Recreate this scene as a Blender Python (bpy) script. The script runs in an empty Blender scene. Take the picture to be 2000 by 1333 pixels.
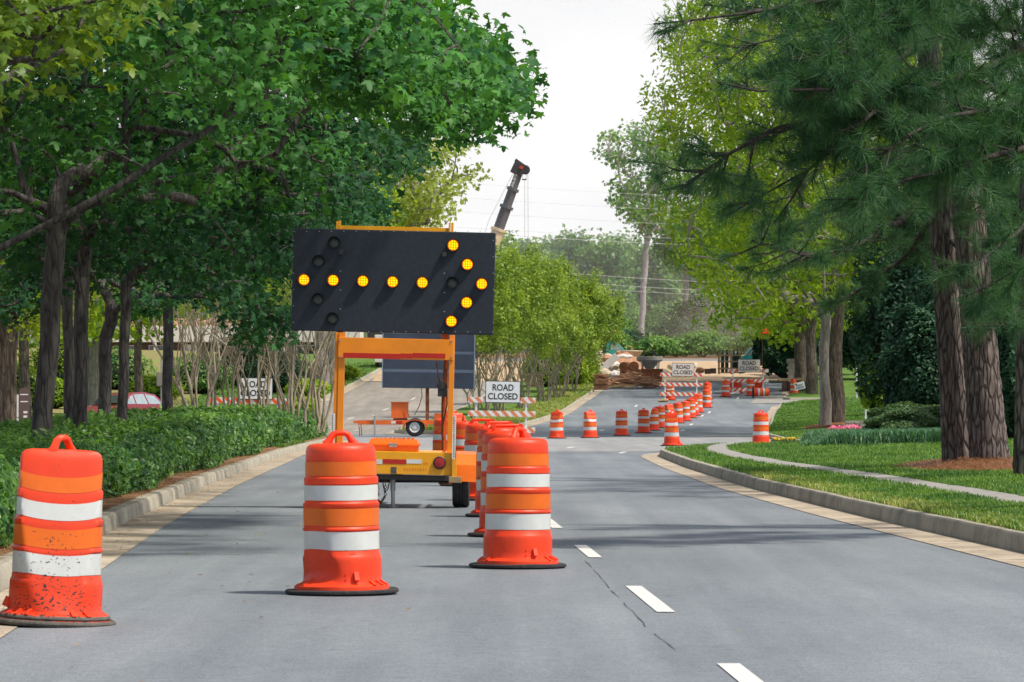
import bpy, bmesh, math, random
import numpy as np
from mathutils import Vector, Matrix, noise as mnoise

random.seed(11)
rng = np.random.default_rng(11)
SC = bpy.context.scene
COL = SC.collection
R = math.radians

# ------------------------------------------------------------------ layout
F = 8000.0      # focal length in photo pixels (2000 wide)
HC = 1.19       # camera height
HY = 791.0      # horizon row in the photo


def zr(d):
    """height of the road surface at distance d"""
    if d <= 155: return 0.0
    if d <= 260: return 0.00023 * (d - 155) ** 2
    if d <= 300: return 2.536 + 0.0483 * (d - 260)
    if d <= 350: return 4.468 + 0.025 * (d - 300)
    return 5.72 + 0.008 * (d - 350)


def zrv(d):
    return np.array([zr(float(v)) for v in np.ravel(d)]).reshape(np.shape(d))


def PX(x, d): return (x - 1000.0) / F * d
def at(x, y, d): return Vector((PX(x, d), d, HC + (HY - y) * d / F))


def d_of(y):
    """distance of the road point seen at photo row y"""
    lo, hi = 10.0, 330.0
    for _ in range(60):
        m = (lo + hi) / 2
        if HY - (zr(m) - HC) * F / m > y: lo = m
        else: hi = m
    return lo


def ip(x, xs, ys): return float(np.interp(x, xs, ys))


# ------------------------------------------------------------------ object helpers
def link(name, me, parent=None):
    o = bpy.data.objects.new(name, me)
    COL.objects.link(o)
    if parent is not None: o.parent = parent
    return o


def tag(o, label=None, cat=None, group=None, kind=None):
    if label: o['label'] = label
    if cat: o['category'] = cat
    if group: o['group'] = group
    if kind: o['kind'] = kind
    return o


def empty(name, loc, rz=0.0, label=None, cat=None, group=None):
    o = bpy.data.objects.new(name, None)
    COL.objects.link(o)
    o.empty_display_size = 0.2
    o.location = loc
    o.rotation_euler = (0, 0, rz)
    return tag(o, label, cat, group)


def copy_tree(o, parent=None):
    c = o.copy()
    COL.objects.link(c)
    c.parent = parent
    for ch in o.children:
        copy_tree(ch, c)
    return c


class MB:
    """collects shapes, builds ONE mesh object"""
    def __init__(s): s.v, s.f, s.m = [], [], []

    def add(s, vs, fs, mi=0):
        b = len(s.v)
        s.v.extend([tuple(v) for v in vs])
        s.f.extend([tuple(b + i for i in f) for f in fs])
        s.m.extend([mi] * len(fs))
        return s

    def box(s, c, size, rot=None, mi=0, taper=None):
        cx, cy, cz = c
        hx, hy, hz = size[0] / 2, size[1] / 2, size[2] / 2
        vs = []
        for dz in (-1, 1):
            t = 1.0 if (taper is None or dz < 0) else taper
            for dx, dy in ((-1, -1), (1, -1), (1, 1), (-1, 1)):
                vs.append(Vector((dx * hx * t, dy * hy * t, dz * hz)))
        if rot is not None:
            vs = [rot @ v for v in vs]
        vs = [v + Vector(c) for v in vs]
        return s.add(vs, [(3, 2, 1, 0), (4, 5, 6, 7), (0, 1, 5, 4), (1, 2, 6, 5), (2, 3, 7, 6), (3, 0, 4, 7)], mi)

    def tube(s, pts, radii, n=8, caps=True, mi=0):
        pts = [Vector(p) for p in pts]
        if not hasattr(radii, '__len__'): radii = [radii] * len(pts)
        b = len(s.v)
        up = None
        for i, p in enumerate(pts):
            t = (pts[min(i + 1, len(pts) - 1)] - pts[max(i - 1, 0)])
            if t.length < 1e-9: t = Vector((0, 0, 1))
            t.normalize()
            if up is None:
                up = Vector((1, 0, 0)) if abs(t.x) < .9 else Vector((0, 1, 0))
            u = (up - t * up.dot(t))
            if u.length < 1e-6: u = t.orthogonal()
            u.normalize(); w = t.cross(u); up = u
            for k in range(n):
                a = 2 * math.pi * k / n
                s.v.append(tuple(p + (u * math.cos(a) + w * math.sin(a)) * radii[i]))
        for i in range(len(pts) - 1):
            for k in range(n):
                a0 = b + i * n + k; a1 = b + i * n + (k + 1) % n
                s.f.append((a0, a1, a1 + n, a0 + n)); s.m.append(mi)
        if caps:
            s.f.append(tuple(b + k for k in reversed(range(n)))); s.m.append(mi)
            e = b + (len(pts) - 1) * n
            s.f.append(tuple(e + k for k in range(n))); s.m.append(mi)
        return s

    def lathe(s, prof, n=32, c=(0, 0, 0), close=True, mi=0, axis='z'):
        b = len(s.v)
        for r, z in prof:
            for k in range(n):
                a = 2 * math.pi * k / n
                p = (r * math.cos(a), r * math.sin(a), z)
                if axis == 'x': p = (p[2], p[0], p[1])
                if axis == 'y': p = (p[0], p[2], p[1])
                s.v.append((p[0] + c[0], p[1] + c[1], p[2] + c[2]))
        fl = axis == 'y'
        for i in range(len(prof) - 1):
            for k in range(n):
                a0 = b + i * n + k; a1 = b + i * n + (k + 1) % n
                q = (a0, a1, a1 + n, a0 + n)
                s.f.append(q[::-1] if fl else q); s.m.append(mi)
        if close:
            q = tuple(b + k for k in reversed(range(n))); s.f.append(q[::-1] if fl else q); s.m.append(mi)
            e = b + (len(prof) - 1) * n
            q = tuple(e + k for k in range(n)); s.f.append(q[::-1] if fl else q); s.m.append(mi)
        return s

    def prism(s, poly, y0, y1, mi=0):
        """poly in (x,z), extruded along y"""
        n = len(poly)
        vs = [(x, y0, z) for x, z in poly] + [(x, y1, z) for x, z in poly]
        fs = [tuple(range(n)), tuple(reversed(range(n, 2 * n)))]
        for i in range(n):
            j = (i + 1) % n
            fs.append((j, i, i + n, j + n))
        return s.add(vs, fs, mi)

    def build(s, name, mats, parent=None, smooth=None, bevel=0.0, loc=None, rot=None, deform=None, fixn=True):
        me = bpy.data.meshes.new(name)
        vs = s.v if deform is None else [tuple(deform(Vector(v))) for v in s.v]
        me.from_pydata(vs, [], s.f)
        if not isinstance(mats, (list, tuple)): mats = [mats]
        for m in mats: me.materials.append(m)
        if len(mats) > 1:
            me.polygons.foreach_set('material_index', s.m)
        if bevel or fixn:
            bm = bmesh.new(); bm.from_mesh(me)
            if fixn: bmesh.ops.recalc_face_normals(bm, faces=bm.faces)
            if bevel:
                es = [e for e in bm.edges if len(e.link_faces) == 2 and e.calc_face_angle(0) > .6]
                if es: bmesh.ops.bevel(bm, geom=es, offset=bevel, segments=2, affect='EDGES', profile=.6, clamp_overlap=True)
            bm.to_mesh(me); bm.free()
        if smooth is not None:
            me.polygons.foreach_set('use_smooth', [True] * len(me.polygons))
            me.set_sharp_from_angle(angle=R(smooth))
        me.update()
        o = link(name, me, parent)
        if loc is not None: o.location = loc
        if rot is not None: o.rotation_euler = rot
        return o


def np_mesh(name, V, T, mats, parent=None, tint=None, smooth=False):
    """triangle mesh from arrays; tint = per-vertex float"""
    me = bpy.data.meshes.new(name)
    V = np.ascontiguousarray(V, dtype=np.float32); T = np.ascontiguousarray(T, dtype=np.int32)
    k = T.shape[1]
    me.vertices.add(len(V)); me.vertices.foreach_set('co', V.ravel())
    me.loops.add(T.size); me.loops.foreach_set('vertex_index', T.ravel())
    me.polygons.add(len(T)); me.polygons.foreach_set('loop_start', np.arange(0, T.size, k, dtype=np.int32))
    if smooth: me.polygons.foreach_set('use_smooth', np.ones(len(T), dtype=bool))
    if tint is not None:
        a = me.attributes.new('tint', 'FLOAT', 'POINT')
        a.data.foreach_set('value', np.ascontiguousarray(tint, dtype=np.float32))
    me.update(); me.validate()
    for m in (mats if isinstance(mats, (list, tuple)) else [mats]): me.materials.append(m)
    return link(name, me, parent)


# ------------------------------------------------------------------ materials
def nt(name):
    m = bpy.data.materials.new(name); m.use_nodes = True
    t = m.node_tree; t.nodes.clear()
    out = t.nodes.new('ShaderNodeOutputMaterial')
    return m, t, out


def N(t, kind, **kw):
    n = t.nodes.new(kind)
    for k, v in kw.items():
        if k.startswith('i_'): n.inputs[k[2:].replace('_', ' ')].default_value = v
        else: setattr(n, k, v)
    return n


def rgb(c): return (c[0], c[1], c[2], 1.0)


def M(name, c, rough=.6, var=.18, scale=6.0, bump=0.0, bscale=40.0, spec=.4, metal=0.0, c2=None, stretch=(1, 1, 1), coat=0.0, dirt=0.0):
    m, t, out = nt(name)
    p = N(t, 'ShaderNodeBsdfPrincipled'); t.links.new(p.outputs[0], out.inputs[0])
    p.inputs['Roughness'].default_value = rough
    p.inputs['Metallic'].default_value = metal
    p.inputs['Specular IOR Level'].default_value = spec
    if coat: p.inputs['Coat Weight'].default_value = coat
    tc = N(t, 'ShaderNodeTexCoord'); mp = N(t, 'ShaderNodeMapping'); mp.inputs['Scale'].default_value = stretch
    t.links.new(tc.outputs['Object'], mp.inputs[0])
    n1 = N(t, 'ShaderNodeTexNoise', i_Scale=scale, i_Detail=6.0, i_Roughness=.62)
    t.links.new(mp.outputs[0], n1.inputs['Vector'])
    rp = N(t, 'ShaderNodeValToRGB')
    rp.color_ramp.elements[0].position = .3; rp.color_ramp.elements[1].position = .7
    a = [max(0, v * (1 - var)) for v in c]; b = [min(1, v * (1 + var)) for v in c] if c2 is None else c2
    rp.color_ramp.elements[0].color = rgb(a); rp.color_ramp.elements[1].color = rgb(b)
    t.links.new(n1.outputs[0], rp.inputs[0])
    src = rp.outputs[0]
    if dirt:
        n3 = N(t, 'ShaderNodeTexNoise', i_Scale=scale * 2.7, i_Detail=8.0, i_Roughness=.7)
        t.links.new(mp.outputs[0], n3.inputs['Vector'])
        r3 = N(t, 'ShaderNodeValToRGB'); r3.color_ramp.elements[0].position = .5; r3.color_ramp.elements[1].position = .72
        r3.color_ramp.elements[1].color = (dirt, dirt, dirt, 1)
        t.links.new(n3.outputs[0], r3.inputs[0])
        mx = N(t, 'ShaderNodeMixRGB'); mx.inputs[2].default_value = (.05, .04, .03, 1)
        t.links.new(r3.outputs[0], mx.inputs[0]); t.links.new(src, mx.inputs[1]); src = mx.outputs[0]
    t.links.new(src, p.inputs['Base Color'])
    if bump:
        n2 = N(t, 'ShaderNodeTexNoise', i_Scale=bscale, i_Detail=5.0)
        t.links.new(mp.outputs[0], n2.inputs['Vector'])
        bp = N(t, 'ShaderNodeBump', i_Strength=bump, i_Distance=.02)
        t.links.new(n2.outputs[0], bp.inputs['Height']); t.links.new(bp.outputs[0], p.inputs['Normal'])
    return m


def leafmat(name, c0, c1, trans=.4, tcol=None, rough=.45, spec=.35):
    m, t, out = nt(name)
    at_ = N(t, 'ShaderNodeAttribute', attribute_name='tint')
    rp = N(t, 'ShaderNodeValToRGB')
    rp.color_ramp.elements[0].color = rgb(c0); rp.color_ramp.elements[1].color = rgb(c1)
    t.links.new(at_.outputs['Fac'], rp.inputs[0])
    p = N(t, 'ShaderNodeBsdfPrincipled'); p.inputs['Roughness'].default_value = rough
    p.inputs['Specular IOR Level'].default_value = spec
    t.links.new(rp.outputs[0], p.inputs['Base Color'])
    tr = N(t, 'ShaderNodeBsdfTranslucent')
    mu = N(t, 'ShaderNodeMixRGB', blend_type='MULTIPLY'); mu.inputs[0].default_value = 1.0
    mu.inputs[2].default_value = rgb(tcol or (1.5, 1.35, .6))
    t.links.new(rp.outputs[0], mu.inputs[1]); t.links.new(mu.outputs[0], tr.inputs[0])
    mx = N(t, 'ShaderNodeMixShader'); mx.inputs[0].default_value = trans
    t.links.new(p.outputs[0], mx.inputs[1]); t.links.new(tr.outputs[0], mx.inputs[2])
    t.links.new(mx.outputs[0], out.inputs[0])
    return m


def asphalt_mat(name, c, c2):
    m, t, out = nt(name)
    p = N(t, 'ShaderNodeBsdfPrincipled'); t.links.new(p.outputs[0], out.inputs[0])
    p.inputs['Specular IOR Level'].default_value = .35
    tc = N(t, 'ShaderNodeTexCoord')
    big = N(t, 'ShaderNodeTexNoise', i_Scale=.35, i_Detail=5.0, i_Roughness=.6)
    mp = N(t, 'ShaderNodeMapping'); mp.inputs['Scale'].default_value = (1.6, .35, 1)
    t.links.new(tc.outputs['Object'], mp.inputs[0]); t.links.new(mp.outputs[0], big.inputs['Vector'])
    r1 = N(t, 'ShaderNodeValToRGB'); r1.color_ramp.elements[0].position = .32; r1.color_ramp.elements[1].position = .68
    r1.color_ramp.elements[0].color = rgb(c); r1.color_ramp.elements[1].color = rgb(c2)
    t.links.new(big.outputs[0], r1.inputs[0])
    fine = N(t, 'ShaderNodeTexVoronoi', i_Scale=70.0)
    t.links.new(tc.outputs['Object'], fine.inputs['Vector'])
    r2 = N(t, 'ShaderNodeValToRGB'); r2.color_ramp.elements[0].color = (.62, .62, .62, 1); r2.color_ramp.elements[1].color = (1.25, 1.25, 1.25, 1)
    sp = N(t, 'ShaderNodeSeparateColor'); t.links.new(fine.outputs['Color'], sp.inputs[0]); t.links.new(sp.outputs[0], r2.inputs[0])
    mu = N(t, 'ShaderNodeMixRGB', blend_type='MULTIPLY'); mu.inputs[0].default_value = .55
    t.links.new(r1.outputs[0], mu.inputs[1]); t.links.new(r2.outputs[0], mu.inputs[2])
    mid = N(t, 'ShaderNodeTexNoise', i_Scale=9.0, i_Detail=8.0, i_Roughness=.7)
    t.links.new(tc.outputs['Object'], mid.inputs['Vector'])
    r3 = N(t, 'ShaderNodeValToRGB'); r3.color_ramp.elements[0].position = .3; r3.color_ramp.elements[1].position = .7
    r3.color_ramp.elements[0].color = (.86, .86, .86, 1); r3.color_ramp.elements[1].color = (1.1, 1.1, 1.1, 1)
    t.links.new(mid.outputs[0], r3.inputs[0])
    mu2 = N(t, 'ShaderNodeMixRGB', blend_type='MULTIPLY'); mu2.inputs[0].default_value = 1.0
    t.links.new(mu.outputs[0], mu2.inputs[1]); t.links.new(r3.outputs[0], mu2.inputs[2])
    ln = N(t, 'ShaderNodeTexNoise', i_Scale=1.0, i_Detail=4.0, i_Roughness=.6)
    mp2 = N(t, 'ShaderNodeMapping'); mp2.inputs['Scale'].default_value = (1.9, .035, 1); mp2.inputs['Rotation'].default_value = (0, 0, R(1.4))
    t.links.new(tc.outputs['Object'], mp2.inputs[0]); t.links.new(mp2.outputs[0], ln.inputs['Vector'])
    r4 = N(t, 'ShaderNodeValToRGB'); r4.color_ramp.elements[0].position = .35; r4.color_ramp.elements[1].position = .65
    r4.color_ramp.elements[0].color = (.86, .87, .88, 1); r4.color_ramp.elements[1].color = (1.08, 1.08, 1.07, 1)
    t.links.new(ln.outputs[0], r4.inputs[0])
    mu3 = N(t, 'ShaderNodeMixRGB', blend_type='MULTIPLY'); mu3.inputs[0].default_value = 1.0
    t.links.new(mu2.outputs[0], mu3.inputs[1]); t.links.new(r4.outputs[0], mu3.inputs[2])
    st = N(t, 'ShaderNodeTexNoise', i_Scale=1.7, i_Detail=7.0, i_Roughness=.7); t.links.new(tc.outputs['Object'], st.inputs['Vector'])
    r5 = N(t, 'ShaderNodeValToRGB'); r5.color_ramp.elements[0].position = .28; r5.color_ramp.elements[1].position = .40
    r5.color_ramp.elements[0].color = (.72, .72, .72, 1); r5.color_ramp.elements[1].color = (1, 1, 1, 1)
    t.links.new(st.outputs[0], r5.inputs[0])
    mu4 = N(t, 'ShaderNodeMixRGB', blend_type='MULTIPLY'); mu4.inputs[0].default_value = 1.0
    t.links.new(mu3.outputs[0], mu4.inputs[1]); t.links.new(r5.outputs[0], mu4.inputs[2])
    t.links.new(mu4.outputs[0], p.inputs['Base Color'])
    p.inputs['Roughness'].default_value = .72
    bp = N(t, 'ShaderNodeBump', i_Strength=.5, i_Distance=.006)
    t.links.new(fine.outputs['Distance'], bp.inputs['Height']); t.links.new(bp.outputs[0], p.inputs['Normal'])
    return m


def emis(name, c, strength, base=(.3, .1, .0)):
    """lamp lens: bright dots in a dark grid"""
    m, t, out = nt(name)
    p = N(t, 'ShaderNodeBsdfPrincipled'); t.links.new(p.outputs[0], out.inputs[0])
    p.inputs['Base Color'].default_value = rgb(base); p.inputs['Roughness'].default_value = .3; p.inputs['Specular IOR Level'].default_value = .2
    tc = N(t, 'ShaderNodeTexCoord'); sx = N(t, 'ShaderNodeSeparateXYZ'); t.links.new(tc.outputs['Object'], sx.inputs[0])
    def lines(o, k):
        a = N(t, 'ShaderNodeMath', operation='MULTIPLY'); a.inputs[1].default_value = k; t.links.new(o, a.inputs[0])
        b = N(t, 'ShaderNodeMath', operation='FRACT'); t.links.new(a.outputs[0], b.inputs[0])
        g = N(t, 'ShaderNodeMath', operation='GREATER_THAN'); g.inputs[1].default_value = .22; t.links.new(b.outputs[0], g.inputs[0])
        return g.outputs[0]
    g = N(t, 'ShaderNodeMath', operation='MULTIPLY')
    t.links.new(lines(sx.outputs[0], 36), g.inputs[0]); t.links.new(lines(sx.outputs[2], 36), g.inputs[1])
    s = N(t, 'ShaderNodeMath', operation='MULTIPLY_ADD'); s.inputs[1].default_value = strength * .85; s.inputs[2].default_value = strength * .15
    t.links.new(g.outputs[0], s.inputs[0])
    p.inputs['Emission Color'].default_value = rgb(c); t.links.new(s.outputs[0], p.inputs['Emission Strength'])
    return m


def bark_mat(name, c0, c1, sc=(14, 14, 2.5), bump=.8, crack=.5):
    m, t, out = nt(name)
    p = N(t, 'ShaderNodeBsdfPrincipled'); t.links.new(p.outputs[0], out.inputs[0]); p.inputs['Roughness'].default_value = .9
    p.inputs['Specular IOR Level'].default_value = .15
    tc = N(t, 'ShaderNodeTexCoord'); mp = N(t, 'ShaderNodeMapping'); mp.inputs['Scale'].default_value = sc
    t.links.new(tc.outputs['Object'], mp.inputs[0])
    n = N(t, 'ShaderNodeTexNoise', i_Scale=1.0, i_Detail=8.0, i_Roughness=.65)
    t.links.new(mp.outputs[0], n.inputs['Vector'])
    rp = N(t, 'ShaderNodeValToRGB'); rp.color_ramp.elements[0].position = .35; rp.color_ramp.elements[1].position = .66
    rp.color_ramp.elements[0].color = rgb(c0); rp.color_ramp.elements[1].color = rgb(c1)
    t.links.new(n.outputs[0], rp.inputs[0])
    v = N(t, 'ShaderNodeTexVoronoi', feature='DISTANCE_TO_EDGE', i_Scale=.8); t.links.new(mp.outputs[0], v.inputs['Vector'])
    r2 = N(t, 'ShaderNodeValToRGB'); r2.color_ramp.elements[0].position = .0; r2.color_ramp.elements[1].position = .16
    k = 1 - crack
    r2.color_ramp.elements[0].color = (k, k, k, 1)
    t.links.new(v.outputs['Distance'], r2.inputs[0])
    mu = N(t, 'ShaderNodeMixRGB', blend_type='MULTIPLY'); mu.inputs[0].default_value = 1.0
    t.links.new(rp.outputs[0], mu.inputs[1]); t.links.new(r2.outputs[0], mu.inputs[2]); t.links.new(mu.outputs[0], p.inputs['Base Color'])
    bp = N(t, 'ShaderNodeBump', i_Strength=bump, i_Distance=.03)
    t.links.new(r2.outputs[0], bp.inputs['Height']); t.links.new(bp.outputs[0], p.inputs['Normal'])
    return m


def splat_mat(name, c):
    """drum plastic splashed with tar on its lower front"""
    m = M(name, c, rough=.42, var=.1, scale=5, spec=.4)
    t = m.node_tree
    p = [n for n in t.nodes if n.type == 'BSDF_PRINCIPLED'][0]
    src = p.inputs['Base Color'].links[0].from_socket
    tc = N(t, 'ShaderNodeTexCoord'); mp = N(t, 'ShaderNodeMapping'); mp.inputs['Scale'].default_value = (1.0, .6, 1.6)
    mp.inputs['Rotation'].default_value = (0, R(-28), 0)
    t.links.new(tc.outputs['Object'], mp.inputs[0])
    n1 = N(t, 'ShaderNodeTexNoise', i_Scale=48.0, i_Detail=3.0, i_Roughness=.6); t.links.new(mp.outputs[0], n1.inputs['Vector'])
    sx = N(t, 'ShaderNodeSeparateXYZ'); t.links.new(tc.outputs['Object'], sx.inputs[0])
    # more splashes low down and towards the middle
    zz = N(t, 'ShaderNodeMapRange'); zz.inputs['From Min'].default_value = .62; zz.inputs['From Max'].default_value = .12
    zz.inputs['To Min'].default_value = .0; zz.inputs['To Max'].default_value = .13; t.links.new(sx.outputs[2], zz.inputs[0])
    xx = N(t, 'ShaderNodeMath', operation='ABSOLUTE'); t.links.new(sx.outputs[0], xx.inputs[0])
    xm = N(t, 'ShaderNodeMath', operation='MULTIPLY'); xm.inputs[1].default_value = -.35; t.links.new(xx.outputs[0], xm.inputs[0])
    s1 = N(t, 'ShaderNodeMath', operation='ADD'); t.links.new(n1.outputs[0], s1.inputs[0]); t.links.new(zz.outputs[0], s1.inputs[1])
    s2 = N(t, 'ShaderNodeMath', operation='ADD'); t.links.new(s1.outputs[0], s2.inputs[0]); t.links.new(xm.outputs[0], s2.inputs[1])
    g = N(t, 'ShaderNodeMapRange'); g.inputs['From Min'].default_value = .66; g.inputs['From Max'].default_value = .69; t.links.new(s2.outputs[0], g.inputs[0])
    mx = N(t, 'ShaderNodeMixRGB'); mx.inputs[2].default_value = (.03, .025, .025, 1)
    t.links.new(g.outputs[0], mx.inputs[0]); t.links.new(src, mx.inputs[1]); t.links.new(mx.outputs[0], p.inputs['Base Color'])
    return m


def scuff(m, amount=.6, scale=18.0, th=.62, col=(.25, .1, .06), stretch=(1, 1, 3)):
    """scratches and grime over an existing material"""
    t = m.node_tree
    p = [n for n in t.nodes if n.type == 'BSDF_PRINCIPLED'][0]
    src = p.inputs['Base Color'].links[0].from_socket
    tc = N(t, 'ShaderNodeTexCoord'); mp = N(t, 'ShaderNodeMapping'); mp.inputs['Scale'].default_value = stretch
    t.links.new(tc.outputs['Object'], mp.inputs[0])
    n1 = N(t, 'ShaderNodeTexNoise', i_Scale=scale, i_Detail=9.0, i_Roughness=.75); t.links.new(mp.outputs[0], n1.inputs['Vector'])
    g = N(t, 'ShaderNodeMapRange'); g.inputs['From Min'].default_value = th; g.inputs['From Max'].default_value = th + .08
    g.inputs['To Max'].default_value = amount
    t.links.new(n1.outputs[0], g.inputs[0])
    mx = N(t, 'ShaderNodeMixRGB'); mx.inputs[2].default_value = rgb(col)
    t.links.new(g.outputs[0], mx.inputs[0]); t.links.new(src, mx.inputs[1]); t.links.new(mx.outputs[0], p.inputs['Base Color'])
    return m


MT = {}
MT['asphalt'] = asphalt_mat('asphalt', (.143, .166, .190), (.218, .243, .272))
MT['asphalt_pale'] = asphalt_mat('pale asphalt', (.23, .24, .25), (.32, .325, .33))
MT['asphalt_warm'] = asphalt_mat('warm asphalt', (.22, .20, .18), (.32, .29, .26))
MT['slope'] = M('strawy slope', (.36, .22, .14), .95, .3, .55, .6, 8, .1, c2=(.16, .24, .05), stretch=(1, .5, 1))
MT['debris'] = M('weathered timber', (.38, .21, .13), .9, .4, 5, .4, 40, .2)
MT['concrete'] = M('kerb concrete', (.34, .32, .265), .85, .25, 1.6, .5, 60, .2, dirt=.6)
MT['gutter'] = M('gutter concrete', (.38, .325, .255), .9, .32, 1.1, .4, 50, .2, dirt=.7)
MT['walk'] = M('sidewalk concrete', (.27, .265, .25), .9, .15, 2, .3, 50, .2)
MT['soil'] = M('soil', (.22, .14, .085), .95, .35, .5, .6, 8, .1)
MT['turf'] = M('turf base', (.085, .17, .03), .95, .35, 1.2, .8, 30, .1, c2=(.13, .23, .05))
MT['mulch'] = M('pine straw', (.22, .105, .05), .95, .35, 5, 1.0, 45, .1, stretch=(3, 1, 1))
MT['sand'] = M('pale sand', (.42, .31, .20), .95, .2, 1.2, .5, 12, .1)
MT['white_paint'] = M('road paint', (.60, .60, .59), .75, .12, 20, .3, 90, .25, dirt=.35)
MT['crack'] = M('crack seal', (.075, .08, .088), .7, .3, 30)
MT['drum'] = scuff(M('drum plastic', (.70, .048, .011), .45, .14, 5, .08, 24, .35), .5, 7, .59, (.22, .05, .03))
MT['drum_tar'] = splat_mat('drum plastic tar', (.70, .048, .011))
MT['band_o'] = scuff(M('orange sheeting', (.68, .125, .004), .35, .1, 7, 0, 30, .5), .45, 9, .64, (.42, .16, .06))
MT['band_w'] = scuff(M('white sheeting', (.56, .59, .585), .32, .07, 7, 0, 30, .5), .55, 8, .61, (.30, .27, .22))
MT['band_w_tar'] = splat_mat('white sheeting tar', (.56, .59, .585))
MT['band_o_tar'] = splat_mat('orange sheeting tar', (.68, .125, .004))
MT['rubber'] = M('black rubber', (.03, .03, .032), .8, .3, 20, .4, 60, .3)
MT['grey_rubber'] = M('worn rubber', (.10, .095, .085), .85, .35, 14, .4, 60, .3)
MT['yellow'] = scuff(M('yellow paint', (.80, .36, .008), .4, .1, 4, .03, 20, .5), .5, 6, .61, (.32, .1, .03), (1, 1, 1))
MT['amber'] = scuff(M('amber paint', (.80, .25, .01), .4, .1, 4, .03, 20, .5), .45, 7, .61, (.36, .1, .03), (1, 1, 1))
MT['orange_paint'] = scuff(M('orange paint', (.72, .14, .02), .45, .12, 4, .03, 20, .45), .5, 6, .63, (.2, .07, .03), (1, 1, 1))
MT['orange_box'] = M('orange plastic box', (.82, .16, .006), .4, .08, 6, .03, 30, .5)
MT['panel'] = M('matt black panel', (.019, .027, .042), .55, .2, 25, .08, 300, .35)
MT['panel_blue'] = M('dark display panel', (.030, .045, .075), .4, .25, 2, .05, 100, .5)
MT['seam'] = M('grey seam', (.20, .26, .34), .5, .1)
MT['dark_steel'] = M('dark steel', (.03, .03, .035), .5, .3, 10, .1, 40, .5)
MT['rust'] = M('rusty iron', (.22, .085, .04), .85, .45, 6, .5, 40, .3)
MT['steel'] = M('galvanised steel', (.42, .44, .46), .45, .15, 10, 0, 40, .5, metal=.7)
MT['steel_paint'] = M('pale grey paint', (.62, .63, .63), .5, .1, 8)
MT['lamp_on'] = emis('lit amber lamp', (1.0, .47, .004), 2.3)
MT['lamp_rim'] = M('amber glow rim', (.50, .05, .005), .4, .1)
_p = [n for n in MT['lamp_rim'].node_tree.nodes if n.type == 'BSDF_PRINCIPLED'][0]; _p.inputs['Emission Color'].default_value = (1, .13, .002, 1); _p.inputs['Emission Strength'].default_value = .75
MT['lamp_off'] = M('unlit lamp glass', (.075, .085, .085), .25, .3, 60, .3, 300, .5)
MT['red_tape'] = M('red tape', (.45, .018, .012), .45, .1, 5)
MT['red_lens'] = M('red lens', (.32, .012, .015), .2, .15, 30, .2, 200, .6)
MT['white_tape'] = M('white tape', (.66, .66, .64), .4, .08, 9, dirt=.3)
MT['sign_white'] = M('white sign face', (.66, .70, .73), .45, .05, 3)
MT['sign_pink'] = M('sunlit sign face', (.68, .60, .56), .45, .05, 3)  # copy of the white face with warm sunlight put into its colour
MT['black_ink'] = M('black lettering', (.012, .012, .016), .5, .1)
MT['white_ink'] = M('white lettering', (.75, .75, .75), .5, .05)
MT['white_wood'] = M('white painted board', (.70, .71, .70), .6, .1, 4, dirt=.3)
MT['stripe_o'] = M('faded orange stripe', (.66, .22, .10), .5, .12, 5)
MT['stripe_r'] = M('orange red stripe', (.74, .10, .02), .5, .1, 5)
MT['wood'] = M('raw timber', (.34, .24, .14), .85, .3, 3, .3, 30, .2, stretch=(1, 1, 6))
MT['bark_maple'] = bark_mat('grey maple bark', (.045, .042, .045), (.14, .13, .12), (16, 16, 3), .7, .4)
MT['bark_pale'] = bark_mat('pale smooth bark', (.24, .20, .145), (.44, .385, .29), (18, 18, 2.2), .3, .25)
MT['bark_pine'] = bark_mat('plated pine bark', (.08, .068, .066), (.225, .195, .185), (17, 17, 3.6), .9, .68)
MT['bark_twig'] = bark_mat('dark pine branch bark', (.030, .027, .026), (.085, .074, .07), (15, 15, 5), .5, .3)
MT['bark_oak'] = bark_mat('brown oak bark', (.07, .055, .045), (.19, .16, .135), (12, 12, 2), .7, .5)
MT['bark_grey'] = bark_mat('pale grey bark', (.21, .19, .18), (.36, .33, .31), (10, 10, 2), .4, .3)
MT['bark_silver'] = bark_mat('pale silvery bark', (.33, .31, .32), (.50, .47, .47), (10, 10, 2), .4, .25)
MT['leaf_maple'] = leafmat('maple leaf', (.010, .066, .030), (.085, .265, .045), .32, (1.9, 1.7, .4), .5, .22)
MT['leaf_maple_shade'] = leafmat('shaded maple leaf', (.006, .040, .024), (.040, .135, .040), .26, (1.8, 1.7, .5), .55, .15)  # darker copy of the maple leaf: under-canopy shade put into the colour
MT['leaf_maple_y'] = leafmat('yellowish maple leaf', (.05, .14, .02), (.20, .30, .025), .42, (1.7, 1.5, .4))
MT['leaf_hedge'] = leafmat('hedge leaf', (.024, .095, .024), (.135, .285, .04), .30, (1.6, 1.5, .5), .42, .35)
MT['leaf_myrtle'] = leafmat('crepe myrtle leaf', (.07, .16, .02), (.33, .46, .08), .42, (1.5, 1.35, .5))
MT['leaf_oak'] = leafmat('oak leaf', (.035, .125, .020), (.31, .47, .028), .48, (1.9, 1.6, .35))
MT['leaf_pale'] = leafmat('pale sunlit leaf', (.17, .27, .045), (.38, .47, .11), .45, (1.5, 1.3, .55))
MT['leaf_far'] = leafmat('far woodland leaf', (.045, .17, .05), (.22, .38, .08), .35, (1.5, 1.4, .6))
MT['leaf_dark'] = leafmat('dark evergreen leaf', (.010, .042, .028), (.038, .105, .050), .2, (1.5, 1.5, .6), .5, .2)
MT['leaf_juniper'] = leafmat('juniper foliage', (.030, .085, .026), (.09, .165, .045), .2, (1.4, 1.4, .6))
MT['leaf_lime'] = leafmat('lime green leaf', (.16, .29, .02), (.36, .48, .05), .4)
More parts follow.
